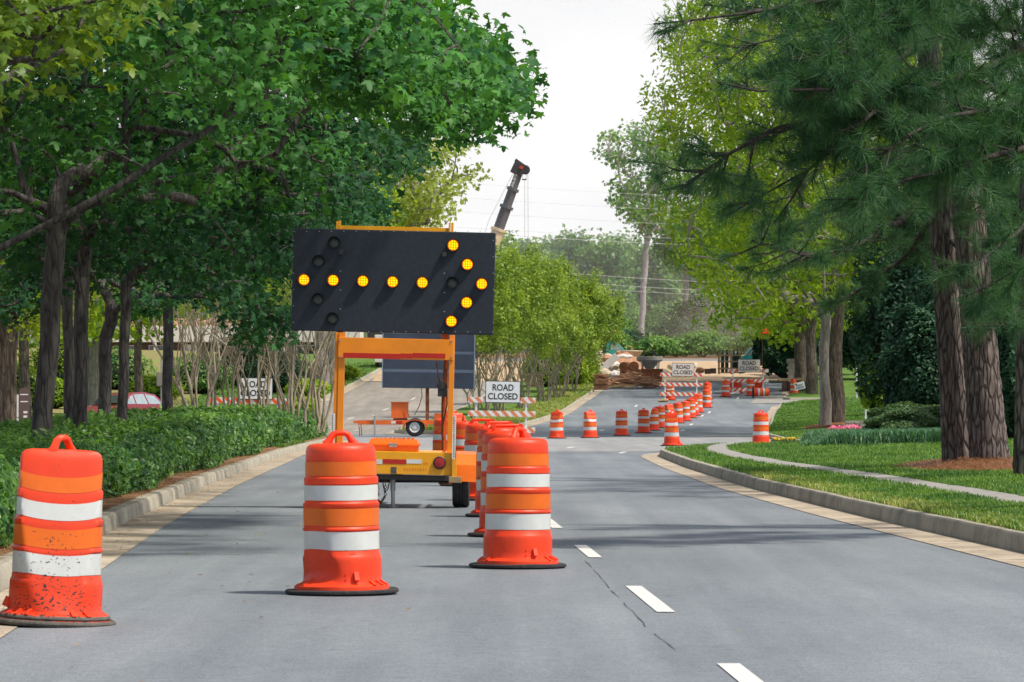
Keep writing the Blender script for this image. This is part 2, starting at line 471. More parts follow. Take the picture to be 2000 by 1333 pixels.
MT['needle'] = leafmat('pine needle', (.018, .078, .046), (.080, .180, .075), .30, (1.6, 1.6, .5), .5, .2)
MT['grass'] = leafmat('grass blade', (.040, .125, .026), (.165, .285, .065), .35, (1.6, 1.5, .5), .5, .25)
MT['grass_dry'] = leafmat('dry grass blade', (.14, .26, .04), (.38, .38, .13), .35)
MT['border_grass'] = leafmat('liriope blade', (.035, .125, .065), (.11, .23, .12), .25, (1.4, 1.4, .7), .4, .4)
MT['straw'] = leafmat('straw strand', (.16, .07, .03), (.36, .18, .09), .1)
MT['hull_dark'] = M('shaded twigs', (.010, .020, .010), .95, .3, 8)  # inner shade of hedges and shrubs put into a near-black colour
MT['glass'] = M('car glass', (.30, .36, .42), .08, .2, 2, spec=.8)
MT['glass_dark'] = M('dark glass', (.02, .03, .03), .08, .2, 2, spec=.8)
MT['glass_teal'] = M('teal glass', (.05, .28, .22), .1, .2, 2, spec=.8)
MT['car_red'] = M('dark red car paint', (.22, .03, .05), .3, .05, 3, coat=.6)
MT['teal'] = M('teal truck paint', (.03, .30, .30), .35, .08, 3, coat=.4)
MT['crane_cream'] = M('cream crane paint', (.66, .52, .38), .5, .08, 2)
MT['crane_grey'] = M('grey crane boom', (.115, .115, .13), .5, .12, 2)
MT['crane_brown'] = M('shaded boom side', (.24, .19, .17), .55, .12, 2)
MT['stone'] = M('pale rubble', (.48, .40, .30), .9, .3, 3, .6, 14, .2)
MT['stone_wall'] = M('stacked stone', (.34, .30, .27), .9, .5, 9, .9, 14, .2, stretch=(1, 1, 3))
MT['dark_board'] = M('dark wall', (.10, .06, .05), .7, .3, 2)
MT['white_wall'] = M('white fascia', (.66, .62, .60), .6, .1, 1)
MT['blue_panel'] = M('dark blue panel', (.012, .03, .075), .5, .2, 3)
MT['brown_sign'] = M('brown sign', (.11, .08, .075), .6, .1, 4)
MT['tarp'] = M('red tarp', (.42, .05, .03), .6, .2, 4, .5, 6)
MT['brick'] = M('brick', (.36, .20, .13), .85, .3, 8, .3, 20)
MT['petal'] = leafmat('pink petal', (.50, .04, .14), (.75, .22, .32), .2, (1.2, 1, 1))
MT['petal_y'] = leafmat('yellow petal', (.6, .36, .01), (.75, .55, .05), .2, (1.2, 1, .6))
MT['green_bottle'] = M('dark green cylinder paint', (.015, .06, .045), .4, .2, 5)
MT['dry_leaf'] = leafmat('fallen leaf', (.20, .10, .04), (.50, .38, .12), .2)

# ------------------------------------------------------------------ setting: ground, road, lawns
def Ledge(d): return ip(d, [0, 21.7, 30.5, 41.6, 60, 96, 118, 130, 140], [-1.95, -2.62, -3.0, -3.46, -4.04, -4.90, -5.12, -5.15, -5.6])
def Redge(d): return ip(d, [0, 29.8, 43.5, 58, 76.8, 93, 103], [4.35, 3.73, 3.28, 2.95, 2.85, 2.93, 3.3])


def strip_mesh(name, ds, xfun, zfun, mat, parent=None, smooth=True, cols=None):
    """surface over rows at distance d; xfun(d) -> list of x, zfun(x, d, j)"""
    mb = MB(); n = None
    for d in ds:
        xs = xfun(d); n = len(xs)
        for j, x in enumerate(xs): mb.v.append((x, d, zfun(x, d, j)))
    for i in range(len(ds) - 1):
        for j in range(n - 1):
            a = i * n + j
            mb.f.append((a, a + 1, a + n + 1, a + n)); mb.m.append(0)
    return mb.build(name, mat, parent, smooth=50 if smooth else None)


gds = list(np.arange(-40, 150, 10)) + list(np.arange(150, 360, 5)) + [380, 420, 500, 700, 1200, 3000]
gxs = [-1500, -400, -150, -80, -50, -30, -20, -12, -6, 0, 6, 12, 20, 30, 50, 80, 150, 400, 1500]
g = strip_mesh('ground', gds, lambda d: gxs, lambda x, d, j: zr(d) - .03, MT['soil'])
tag(g, kind='structure')
rds = list(np.arange(-15, 155, 5)) + list(np.arange(155, 306, 2.5))
rx = list(np.arange(-32, 33, 4))
road = strip_mesh('road', rds, lambda d: rx, lambda x, d, j: zr(d), MT['asphalt'])
tag(road, kind='structure')

KW, KH, GW = .17, .16, .42   # kerb width, height, gutter width


def edge_strip(name, pts, off0, off1, h0, h1, mat, closed_front=False, seg=None):
    """strip offset sideways from a polyline of (x,d); offsets positive = to the lawn side"""
    mb = MB(); P = [Vector((p[0], p[1])) for p in pts]
    rows = []
    for i, p in enumerate(P):
        t = P[min(i + 1, len(P) - 1)] - P[max(i - 1, 0)]; t.normalize()
        nrm = Vector((-t.y, t.x)) * SIDE
        a = p + nrm * off0; b = p + nrm * off1
        rows.append((a, b))
    for a, b in rows:
        mb.v += [(a.x, a.y, zr(a.y) + h0), (b.x, b.y, zr(b.y) + h1)]
    for i in range(len(rows) - 1):
        mb.f.append((2 * i, 2 * i + 1, 2 * i + 3, 2 * i + 2)); mb.m.append(0)
    o = mb.build(name, mat); tag(o, kind='structure'); return o


def resample(pts, step):
    P = [Vector(p) for p in pts]; out = [P[0]]
    for a, b in zip(P[:-1], P[1:]):
        n = max(1, int((b - a).length / step))
        for i in range(1, n + 1): out.append(a.lerp(b, i / n))
    return out


def kerb(pts, side, seglen=3.0):
    """gutter sheet + kerb stones along the polyline, as two structure meshes"""
    global SIDE
    SIDE = side
    pts = resample(pts, .6)
    edge_strip('gutter', pts, 0, GW, .006, .012, MT['gutter'])
    mb = MB(); P = [Vector((p[0], p[1])) for p in pts]
    prof = [(GW, -.05), (GW + .02, KH - .03), (GW + .045, KH), (GW + KW, KH), (GW + KW, -.05)]
    acc = 0.0; ring = None
    for i, p in enumerate(P):
        t = P[min(i + 1, len(P) - 1)] - P[max(i - 1, 0)]; t.normalize()
        nrm = Vector((-t.y, t.x)) * side
        if i: acc += (p - P[i - 1]).length
        gap = acc > seglen
        wob = .006 * mnoise.noise(Vector((p.x * .7, p.y * .7, 3)))
        cur = []
        for o, z in prof:
            q = p + nrm * (o + wob); cur.append((q.x, q.y, zr(q.y) + z + (wob if z > 0 else 0)))
        b = len(mb.v); mb.v += cur
        if ring is not None:
            for k in range(len(prof) - 1):
                mb.f.append((ring + k, ring + k + 1, b + k + 1, b + k)); mb.m.append(0)
        ring = b
        if gap:   # joint between kerb stones: a thin sunken slot
            acc = 0.0
            for push in (0, .006):
                cur2 = []
                for o, z in prof:
                    q = p + nrm * (o + wob + .008) + t * (.003 + push * .8); cur2.append((q.x, q.y, zr(q.y) + z - (.007 if z > 0 else 0)))
                b = len(mb.v); mb.v += cur2
                for k in range(len(prof) - 1):
                    mb.f.append((ring + k, ring + k + 1, b + k + 1, b + k)); mb.m.append(0)
                ring = b
            cur3 = [(c[0] + t.x * .012, c[1] + t.y * .012, c[2]) for c in cur]
            b = len(mb.v); mb.v += cur3
            for k in range(len(prof) - 1):
                mb.f.append((ring + k, ring + k + 1, b + k + 1, b + k)); mb.m.append(0)
            ring = b
    o = mb.build('kerb', MT['concrete'], smooth=40); tag(o, kind='structure')


LB = GW + KW - .02
# polylines of the asphalt edge
L_LINE = [(Ledge(d), d) for d in list(np.arange(0, 112, 4))] + [(-5.1, 116), (-5.13, 122), (-5.15, 128), (-5.3, 134), (-5.9, 138.5), (-7.4, 141.5), (-10, 142.6), (-14, 143), (-32, 143)]
R_LINE = [(Redge(d), d) for d in list(np.arange(0, 93, 3))] + [(2.95, 94), (3.15, 98), (3.7, 101.5), (4.8, 104), (6.6, 105.3), (10, 105.8), (32, 105.8)]
kerb(L_LINE, 1); kerb(R_LINE, -1)
# far right lawn
FR_LINE = [(32, 113), (13, 113), (10.2, 113.6), (8.6, 116), (8.0, 120), (8.1, 130), (8.8, 150), (9.7, 165), (11.2, 185), (12.6, 205), (14.2, 224), (15.6, 229), (18, 231.5), (32, 232)]
kerb(FR_LINE, -1)
kerb([(32, 233.5), (15.6, 233.5), (15.1, 234.4), (15.4, 238), (17.5, 258), (22.5, 308)], -1)
# median behind the crossing
MEDR = [(-5.2, 166), (-4.6, 162.5), (-3.0, 161), (-1.2, 163.5), (0, 171), (1.2, 190), (2.75, 208), (4.1, 230), (5.4, 248), (6.2, 262)]
MEDL = [(-5.2, 166), (-5.1, 175), (-4.4, 195), (-2.9, 222), (-1.6, 245), (-.9, 262)]
kerb(MEDR, 1); kerb(MEDL, -1)
# left carriageway outer edge
FL_LINE = [(-32, 152), (-16, 153), (-13.2, 155), (-12.2, 160), (-11.9, 175), (-11.5, 200), (-10.8, 225), (-9.6, 255), (-8.9, 272), (-8, 295)]
kerb(FL_LINE, 1)


def xedge(line, d, pick):
    """x of a kerb line at distance d (max or min branch)"""
    xs = []
    for (x0, d0), (x1, d1) in zip(line[:-1], line[1:]):
        if (d0 - d) * (d1 - d) <= 0 and abs(d1 - d0) > 1e-6:
            xs.append(x0 + (x1 - x0) * (d - d0) / (d1 - d0))
    if not xs: return None
    return max(xs) if pick == 'max' else min(xs)


def bankB(x, d):
    e = Redge(min(d, 92)) + LB
    return zr(d) + KH - .01 + .028 * min(max(x - e, 0), 8) + .012 * mnoise.noise(Vector((x * .6, d * .3, 0)))


def lawn(name, ds, edge, far, zf, mat, n=14):
    def xf(d):
        e = edge(d); f = far(d)
        return [e + (f - e) * (k / (n - 1)) ** 2 for k in range(n)]
    o = strip_mesh(name, ds, xf, lambda x, d, j: zf(x, d), mat)
    return tag(o, kind='structure')


edgeB = lambda d: (xedge(R_LINE, d, 'min') or 4) + LB * (1 if d < 98 else 1.5)
lawn('lawn', list(np.arange(0, 94, 2)) + [94, 96, 98, 100, 101.5, 102.6, 103.5, 104.2], edgeB, lambda d: 40, bankB, MT['turf'])
edgeA = lambda d: Ledge(d) - LB
def bankA(x, d):
    return zr(d) + KH - .01 + .05 * min(max(edgeA(min(d, 132)) - x, 0), 5) + .02 * mnoise.noise(Vector((x * .6, d * .3, 5)))
lawn('flower_bed', list(np.arange(0, 116, 3)) + [118, 121, 124, 128, 131, 134, 136, 138, 139.5, 140.6, 141.3], lambda d: (xedge(L_LINE, d, 'max') or -6) - LB * (1 if d < 133 else 1.5), lambda d: -45, bankA, MT['soil'])
edgeC = lambda d: (xedge(FR_LINE, d, 'min') or 9) + LB
def bankC(x, d):
    return zr(d) + KH - .01 + .055 * min(max(x - edgeC(max(d, 118)), 0), 9)
lawn('lawn', [113.8, 114.5, 115.5, 117, 119] + list(np.arange(121, 229, 3)) + [230.5], edgeC, lambda d: 45, bankC, MT['turf'])
lawn('lawn', [234.1, 236, 240, 250, 262, 276, 290, 310], lambda d: 15.6 + (d - 233) * .1, lambda d: 60, lambda x, d: zr(d) + KH - .01, MT['turf'])


def med_l(d): return (xedge(MEDL, d, 'min') if d > 166 else xedge(MEDR[:3], d, 'min') or -4.5) + LB * .9
def med_r(d): return (xedge(MEDR[2:], d, 'max') or 0) - LB * .9
lawn('median', [162.2, 163.2, 164.5, 166.2, 169, 172] + list(np.arange(176, 263, 4)), med_l, med_r, lambda x, d: zr(d) + KH - .01, MT['turf'], 8)
lawn('lawn', [154.2, 155.5, 157, 160] + list(np.arange(165, 340, 5)), lambda d: (xedge(FL_LINE, d, 'max') if d < 294 else -8) - LB,
     lambda d: -120, lambda x, d: zr(d) + KH - .01 + .02 * min(max(-12 - x, 0), 30), MT['turf'])
# sandy mulch slope beyond the parked car, works yard
s = strip_mesh('mulch', list(np.arange(196, 336, 6)), lambda d: [-70, -50, -36, -28, -22, -17.5 - .5 * math.sin(d * .11)],
               lambda x, d, j: zr(d) + KH + .04 + .02 * min(max(-12 - x, 0), 30), MT['slope'])
tag(s, kind='structure')
s = strip_mesh('sand', [263, 268, 274, 280, 286, 292, 298], lambda d: list(np.arange(-9, 40, 3.5)),
               lambda x, d, j: zr(d) + .012 + (.12 * max(0, math.sin(x * .9 + d * .3)) if 270 < d < 296 and x > 6 else 0), MT['sand'])
tag(s, kind='structure')

# sidewalk on the right
SWX = ([30, 40.4, 52.8, 61, 70, 80, 89, 97, 101, 104], [5.25, 5.02, 4.83, 4.6, 4.3, 4.2, 4.25, 4.6, 5.0, 5.6])
sw = strip_mesh('sidewalk', list(np.arange(0, 104, 2)) + [104.5], lambda d: [ip(d, *SWX) + k * .16 for k in range(4)] ,
                lambda x, d, j: bankB(x, d) + .022, MT['walk'])
tag(sw, kind='structure')
dv = strip_mesh('driveway', [228.5, 231, 234, 238, 242], lambda d: [13.2 + (d - 228) * .1 + k * 3 for k in range(8)], lambda x, d, j: zr(d) + .016 + (.1 if j > 3 else .03 * j), MT['walk'])
tag(dv, kind='structure')

jn = strip_mesh('junction', list(np.arange(104, 151, 3)), lambda d: [ip(d, [104, 109, 140, 150], [-5.4, -5.6, -5.6, -30]) if d < 144 else -32] + list(np.arange(-5, 8, 3)) + [ip(d, [104, 107, 112, 114, 150], [3.4, 31, 31, 8.2, 9])], lambda x, d, j: zr(d) + .003, MT['asphalt_pale'])
tag(jn, kind='structure')
lc = strip_mesh('left_carriageway', list(np.arange(163, 305, 4)), lambda d: list(np.linspace((xedge(FL_LINE, d, 'max') if d < 294 else -8) + .1, (xedge(MEDL, d, 'min') if 167 < d < 262 else (-5 if d < 200 else -.9)) - .1, 5)), lambda x, d, j: zr(d) + .003, MT['asphalt_warm'])
tag(lc, kind='structure')
# painted dashes
mb = MB()
def dash(xc, d0, d1, slope, w=.105):
    vs = []
    n = 5
    for i in range(n + 1):
        d = d0 + (d1 - d0) * i / n
        x = xc + slope * (d - d0)
        vs += [(x - w / 2, d, zr(d) + .005), (x + w / 2, d, zr(d) + .005)]
    mb.add(vs, [(2 * i, 2 * i + 1, 2 * i + 3, 2 * i + 2) for i in range(n)])
for y0, y1, xa in ((1370, 1298, 1512), (1197, 1146, 1301), (1090, 1066, 1163), (1032.5, 1015, 1089)):
    d0, d1 = F * HC / (y0 - HY), F * HC / (y1 - HY)
    dash(PX(xa, d0), d0, d1, -.026)
d = 45.5
while d < 104:
    dash(1.49 - .026 * d, d, d + 3.05, -.026); d += 7.95
for x, y in ((1370, 814), (1384, 807.5), (1348, 831), (1331, 842), (1210, 886), (1107, 876), (1212, 846), (1172, 842), (1240, 795), (1440, 780)):
    dd = d_of(y); dash(PX(x, dd), dd, dd + 3, .075, .12)
for x, y in ((803, 781), (748, 802), (679, 819), (690, 842)):
    dd = d_of(y); dash(PX(x, dd), dd, dd + 3.2, .055, .12)
tag(mb.build('lane_marking', MT['white_paint'], fixn=False), kind='structure')
mb = MB()
pts = [(1143, 1097), (1170, 1123), (1190, 1150), (1218, 1178), (1245, 1205), (1262, 1226), (1290, 1248), (1318, 1270)]
pv = []
for x, y in resample([(a, b) for a, b in pts], 6):
    d = F * HC / (y - HY)
    wv = .0015 + .0055 * abs(mnoise.noise(Vector((x * .09, y * .09, 0))))
    xx = PX(x, d) + .02 * mnoise.noise(Vector((x * .05, y * .05, 9)))
    pv.append((xx - wv, d)); pv.append((xx + wv, d))
mb.add([(a, b, .005) for a, b in pv], [(2 * i, 2 * i + 1, 2 * i + 3, 2 * i + 2) for i in range(len(pv) // 2 - 1) if mnoise.noise(Vector((i * .23, 5, 2))) > -.14])
tag(mb.build('road_crack', MT['crack'], fixn=False), kind='structure')

# ------------------------------------------------------------------ traffic drums
PROFILE = [(.300, .030), (.298, .055), (.280, .068), (.258, .074), (.252, .090), (.251, .225), (.247, .245), (.242, .250),
           (.240, .272), (.236, .278), (.236, .400), (.243, .404), (.245, .410), (.243, .418), (.237, .424), (.235, .428), (.235, .545), (.239, .550),
           (.239, .572), (.232, .578), (.2285, .590), (.2285, .688), (.233, .693), (.233, .730), (.226, .738), (.223, .742), (.2215, .835), (.222, .842),
           (.220, .900), (.212, .926), (.195, .940), (.160, .947), (.05, .950)]
BANDS = [('w', .282, .396, .2375), ('o', .432, .541, .2365), ('w', .592, .686, .2300), ('o', .746, .833, .2238)]


def dent_fn(dents):
    """planar dents: every (normal, offset, zc, zr) flattens the shell beyond a tilted plane"""
    ds = [(Vector(n).normalized(), o) for n, o in dents]
    def f(v):
        for n, o in ds:
            k = v.dot(n) - o
            if k > 0: v = v - n * k * .9 * max(0.0, min(1.0, (v.z - .06) / .10))
        return v
    return f


def wobble(v, amp, seed):
    r = math.hypot(v.x, v.y)
    if r < 1e-6: return v
    a = math.atan2(v.y, v.x)
    k = 1 + amp * mnoise.noise(Vector((math.cos(a) * 1.3, math.sin(a) * 1.3, v.z * 3.2 + seed)))
    return Vector((v.x * k, v.y * k, v.z + amp * .25 * mnoise.noise(Vector((math.cos(a), math.sin(a), seed * 2.1)))))


def make_drum(dents=(), amp=.012, seed=0, tar=False, n=56, handle_rot=0.0, handle='arch', base='mat', lug=0.0, fine=True):
    root = empty('traffic_drum', (0, 0, 0))
    df0 = dent_fn(dents)
    df = lambda v: df0(wobble(v, amp, seed))
    prof = []
    for (r0, z0), (r1, z1) in zip(PROFILE[:-1], PROFILE[1:]):
        k = max(1, int((z1 - z0) / .03)) if fine else 1
        for i in range(k): prof.append((r0 + (r1 - r0) * i / k, z0 + (z1 - z0) * i / k))
    prof.append(PROFILE[-1])
    mb = MB().lathe(prof, n)
    # flange ribs and moulded lug
    for a in (-.9, -.65, -.4, .5, .8, 2.2, 2.5, 3.6):
        ca, sa = math.cos(a + lug), math.sin(a + lug)
        rot = Matrix.Rotation(a + lug, 3, 'Z') @ Matrix.Rotation(R(30), 3, 'Y')
        mb.box((.268 * ca, .268 * sa, .068), (.06, .022, .028), rot)
    for a in (-1.33,):
        ca, sa = math.cos(a + lug), math.sin(a + lug)
        mb.box((.255 * ca, .255 * sa, .115), (.045, .03, .055), Matrix.Rotation(a + lug, 3, 'Z') @ Matrix.Rotation(R(-22), 3, 'Y'))
        for dz in (.10, .135):
            mb.lathe([(.006, -.004), (.005, .004)], 8, (.253 * math.cos(a + lug - .25), .253 * math.sin(a + lug - .25), dz), axis='y')
    body = mb.build('body', MT['drum_tar' if tar else 'drum'], root, smooth=40, deform=df)
    for c, z0, z1, r in BANDS:
        bb = MB(); k = 5 if fine else 1
        bb.lathe([(r, z0 + (z1 - z0) * i / k) for i in range(k + 1)], n, close=False)
        m = {'w': 'band_w', 'o': 'band_o'}[c]
        if tar and z0 < .5: m += '_tar'
        bb.build('reflective_band', MT[m], body, smooth=40, deform=lambda v: df(v) + Vector((v.x, v.y, 0)) * .006)
    # moulded carrying handle
    hb = MB(); ch, sh = math.cos(handle_rot), math.sin(handle_rot)
    L_, H_ = (.060, .074) if handle == 'arch' else (.135, .062)
    pts = [(-L_ - .035, .938), (-L_ - .01, .965), (-L_ + .012, .938 + H_ - .01), (-L_ + .035, .938 + H_), (L_ - .035, .938 + H_), (L_ - .012, .938 + H_ - .01), (L_ + .01, .965), (L_ + .035, .938)]
    hb.tube([(x * ch, x * sh, z) for x, z in pts], [.028, .023, .020, .0185, .0185, .020, .023, .028], 10)
    if handle != 'arch':
        for sx in (-1, 1):
            x = sx * (L_ - .01)
            hb.tube([(x * ch + .024 * sh, x * sh - .024 * ch, .938 + H_ - .004), (x * ch - .024 * sh, x * sh + .024 * ch, .938 + H_ - .004)], .022, 12)
    hb.build('handle', MT['drum'], root, smooth=50, deform=df0)
    rb = MB()
    if base == 'mat':
        rb.lathe([(.335, .004), (.350, .012), (.350, .026), (.338, .033), (.25, .034)], n)
        rb.build('rubber_base', MT['rubber'], root, smooth=35, deform=lambda v: Vector((v.x * (1.02 + .04 * mnoise.noise(Vector((v.x * 3, v.y * 3, seed)))), v.y, v.z + .006 * mnoise.noise(Vector((v.x * 4, v.y * 4, seed))) * (v.z > .02))))
    else:   # two worn tyre rings
        for k, (rr, zz) in enumerate(((.315, .018), (.285, .045))):
            ring = []
            for i in range(13):
                a = 2 * math.pi * i / 12
                ring.append((rr + .018 * math.cos(a), zz + .016 * math.sin(a)))
            rb.lathe(ring[:-1] + [ring[0]], n, close=False)
        rb.lathe([(.29, .006), (.29, .030)], n)
        rb.build('rubber_base', MT['grey_rubber'], root, smooth=60)
    return root


def place(o, x, d, z=None, rz=0.0, label=None, group=None, tilt=(0, 0)):
    o.location = (PX(x, d), d, zr(d) + .001 if z is None else z)
    o.rotation_euler = (tilt[0], tilt[1], rz)
    return tag(o, label, 'traffic drum', group)


G1 = 'orange drums in the near row beside the arrow board trailer'
G2 = 'orange drums in the line across the far junction'
G3 = 'orange drums at the far barricades'
dr = make_drum([((.15, -1, .25), .250)], .010, 1.0, True, 72, R(62), 'arch', 'tyre', lug=-1.6)
place(dr, 106, 22.15, label='tar splashed orange drum nearest the hedge on worn tyre rings, at the left front', group=G1, tilt=(0, R(2.5)))
dr = make_drum([((-.85, -.60, -.12), .150), ((-.74, -.66, -.30), .118)], .014, 2.0, False, 72, R(10), 'arch', 'mat', lug=.15)
place(dr, 668, 25.75, label='dented orange drum with creased left side, in front of the yellow trailer', group=G1, tilt=(0, R(-.6)))
dr = make_drum([], .010, 3.0, False, 72, R(64), 'arch', 'mat', lug=.25)
place(dr, 1011, 29.9, label='upright orange drum with scratched bands, front one of the row right of the trailer', group=G1, tilt=(0, R(.3)))
# shared variants for the rest
VA = make_drum([], .016, 4.0, n=40, handle_rot=R(10), handle='long')
VB = make_drum([((.5, -.8, -.3), .15), ((-.6, -.75, .3), .30)], .018, 5.0, n=32, handle_rot=R(20), fine=False)
VC = make_drum([], .018, 6.0, n=32, handle_rot=R(80), fine=False)
VD = make_drum([((-.7, -.6, .35), .40), ((.8, -.5, .1), .205)], .018, 7.0, n=32, handle_rot=R(-15), fine=False)
first = {}
def put(v, *a, **k):
    if id(v) not in first:
        first[id(v)] = v; o = v
    else:
        o = copy_tree(v)
    return place(o, *a, **k)
for v, x, d, rz, lab in (
        (VA, 990, 37.0, .0, 'orange drum with bolted grab bar right behind the front drum of the near row'),
        (VA, 974, 43.5, .15, 'third orange drum of the near row, beside the trailer wheel'),
        (VA, 943, 51.0, -.2, 'fourth orange drum of the near row, just past the trailer fender'),
        (VC, 906, 60.0, .3, 'fifth orange drum of the near row, seen behind the trailer mast'),
        (VC, 872, 70.0, -.6, 'sixth orange drum of the near row, seen through the yellow trailer frame'),
        (VB, 890, 122.0, 1.0, 'lone orange drum far behind the trailer, next to the orange message trailer')):
    put(v, x, d, rz=rz, label=lab, group=G1)
arc = [(1087, 857, VB, 'leftmost orange drum of the junction line, right of the near road closed barricade'),
       (1152.5, 856, VD, 'creased orange drum second from left in the junction line'),
       (1214, 851.5, VC, 'third orange drum from left in the junction line, standing apart'),
       (1257, 846.5, VC, 'fourth orange drum of the junction line, where the drums begin to overlap'),
       (1276, 841.5, VB, 'fifth orange drum of the junction line, tucked behind the fourth'),
       (1289, 836, VC, 'sixth orange drum of the junction line, above the lone front drum'),
       (1307, 831, VD, 'seventh orange drum of the junction line, right behind the lone front drum'),
       (1324, 827, VC, 'eighth orange drum of the junction line, just right of the lone front drum'),
       (1338, 823, VB, 'ninth orange drum of the junction line, halfway up the hill'),
       (1349, 817, VC, 'tenth orange drum of the junction line, going up the hill'),
       (1357, 812, VD, 'eleventh orange drum of the junction line, below the middle road closed sign'),
       (1363.5, 806, VC, 'twelfth orange drum of the junction line, left of the last full drum'),
       (1380, 796.5, VC, 'last fully visible orange drum of the junction line, at its right end'),
       (1381, 788, VB, 'orange drum half hidden directly behind the right end of the junction line'),
       (1382, 780, VC, 'farthest orange drum behind the right end of the junction line')]
for i, (x, y, v, lab) in enumerate(arc):
    put(v, x, d_of(y), rz=i * 1.3, label=lab, group=G2)
put(VD, 1314, d_of(872), rz=.5, label='dented orange drum alone in front of the junction line by the grass island', group=G2)
put(VC, 1486, d_of(869), rz=2, label='orange drum at the corner of the far lawn kerb', group=G2)
put(VB, 1309, d_of(782), rz=.2, label='orange drum behind the rails of the middle road closed barricade', group=G3)
put(VC, 1417, d_of(775.5), rz=.7, label='orange drum in front of the left end of the far right barricade', group=G3)
put(VC, 1466, d_of(773.5), rz=1.2, label='orange drum in front of the middle of the far right barricade', group=G3)
put(VB, 1551, d_of(772.5), rz=1.8, label='orange drum with a white parking sign leaning on it', group=G3)
put(VC, 1691, 240, z=zr(240) + .42, rz=2.2, label='orange drum on the driveway by the thin white post, far right', group=G3)
o = put(VC, 1487, 238, z=zr(238) + .33, rz=R(8), label='orange drum lying on its side behind the far right barricade', group=G3)
o.rotation_euler = (0, R(90), R(6)); o.location.x -= .5


# ------------------------------------------------------------------ text helper
def text_obj(name, body, size, mat, parent, loc, rot, ext=.003, width=None, bold=0.0, spacing=1.0):
    cu = bpy.data.curves.new(name, 'FONT'); cu.body = body; cu.size = size
    cu.align_x = 'CENTER'; cu.align_y = 'CENTER'; cu.extrude = ext; cu.offset = bold; cu.space_character = spacing
    tmp = bpy.data.objects.new(name + '_tmp', cu); COL.objects.link(tmp)
    bpy.context.view_layer.update()
    me = bpy.data.meshes.new_from_object(tmp.evaluated_get(bpy.context.evaluated_depsgraph_get()))
    bpy.data.objects.remove(tmp)
    me.name = name
    if width:
        xs = [v.co.x for v in me.vertices]; k = width / (max(xs) - min(xs))
        for v in me.vertices: v.co.x *= k
    me.materials.clear(); me.materials.append(mat)
    o = link(name, me, parent); o.location = loc; o.rotation_euler = rot
    return o


UPR = (R(90), 0, 0)
# ------------------------------------------------------------------ arrow board trailer
d0 = 47.1; S = F / d0; ROLL = R(1.35)
arrow = empty('arrow_board_trailer', (PX(769, d0), d0, 0), 0, 'yellow trailer carrying a black arrow board with lit amber arrow pointing right', 'arrow board')
cr, sr = math.cos(ROLL), math.sin(ROLL)
def L(x, y):
    a, b = (x - 769) / S, (993 - y) / S
    return a * cr - b * sr, a * sr + b * cr
ROT = (0, ROLL, 0)
def bx(mb, x0, y0, x1, y1, yc, dep, mi=0):
    """box spanning photo rectangle, centre depth yc, depth dep"""
    cx, cz = L((x0 + x1) / 2, (y0 + y1) / 2)
    mb.box((cx, yc, cz), ((x1 - x0) / S, dep, (y1 - y0) / S), mi=mi)
    return mb
pb = bx(MB(), 571, 450.5, 966, 650.5, 0, .05)
panel = pb.build('panel', MT['panel'], arrow, bevel=.012, rot=ROT)
rv = MB()
for i in range(17):
    for yy in (452.5, 648.5):
        x, z = L(575 + i * 24.2, yy); rv.lathe([(.006, -.004), (.004, .0)], 8, (x, -.025, z), axis='y')
for i in range(6):
    for xx in (573.5, 963.5):
        x, z = L(xx, 470 + i * 32); rv.lathe([(.006, -.004), (.004, .0)], 8, (x, -.025, z), axis='y')
for xx, ys in ((665, (530, 567, 604)), (868, (534, 572, 609))):
    for yy in ys:
        x, z = L(xx, yy); rv.lathe([(.007, -.004), (.005, .0)], 8, (x, -.025, z), axis='y')
rv.build('rivet', MT['steel'], panel)
for xx, yy in ((667, 494), (868, 498)):
    x, z = L(xx, yy)
    kb = MB().lathe([(.026, -.075), (.030, -.06), (.030, -.03), (.024, 0)], 14, (x, -.025, z), axis='y')
    kb.build('photocell', MT['dark_steel'], panel, smooth=40)
lit = [(594, 547), (651, 548), (709, 549.5), (767, 551), (825, 552.5), (885, 479.5), (913, 517), (941, 555), (911.5, 591.5), (881.5, 628)]
off = [(653, 474.5), (622.5, 510.5), (883.5, 553), (621, 585), (650, 622.5)]
for k, (xx, yy) in enumerate(lit + off):
    on = k < len(lit)
    x, z = L(xx, yy)
    ring = MB().lathe([(.062, 0), (.066, -.022), (.072, -.026), (.072, 0)], 28, (0, 0, 0), close=False, axis='y')
    # visor: an open half-tube over the lens
    vs = []
    nv = 14
    for i in range(nv + 1):
        a = R(5) + R(170) * i / nv
        ln = .03 + .05 * math.sin(a)
        for r_ in (.070, .073):
            vs += [(r_ * math.cos(a), -.02, r_ * math.sin(a)), (r_ * math.cos(a), -.02 - ln, r_ * math.sin(a))]
    fs = []
    for i in range(nv):
        b = i * 4
        fs += [(b, b + 1, b + 5, b + 4), (b + 2, b + 6, b + 7, b + 3), (b + 1, b + 3, b + 7, b + 5)]
    ring.add(vs, fs)
    lamp = ring.build('lamp', MT['panel'], panel, smooth=40, loc=(x, -.026, z))
    MB().lathe([(.0615, -.004), (.056, -.010), (.054, -.013), (.03, -.018), (.002, -.020)] if on else [(.0615, -.004), (.05, -.012), (.03, -.017), (.002, -.019)], 24, axis='y').build(
        'lens', MT['lamp_on' if on else 'lamp_off'], lamp, smooth=50)
    if on:
        MB().lathe([(.0625, -.012), (.0555, -.0145), (.0555, -.010), (.0625, -.008)], 24, close=False, axis='y').build('lens_rim', MT['lamp_rim'], lamp, smooth=50)
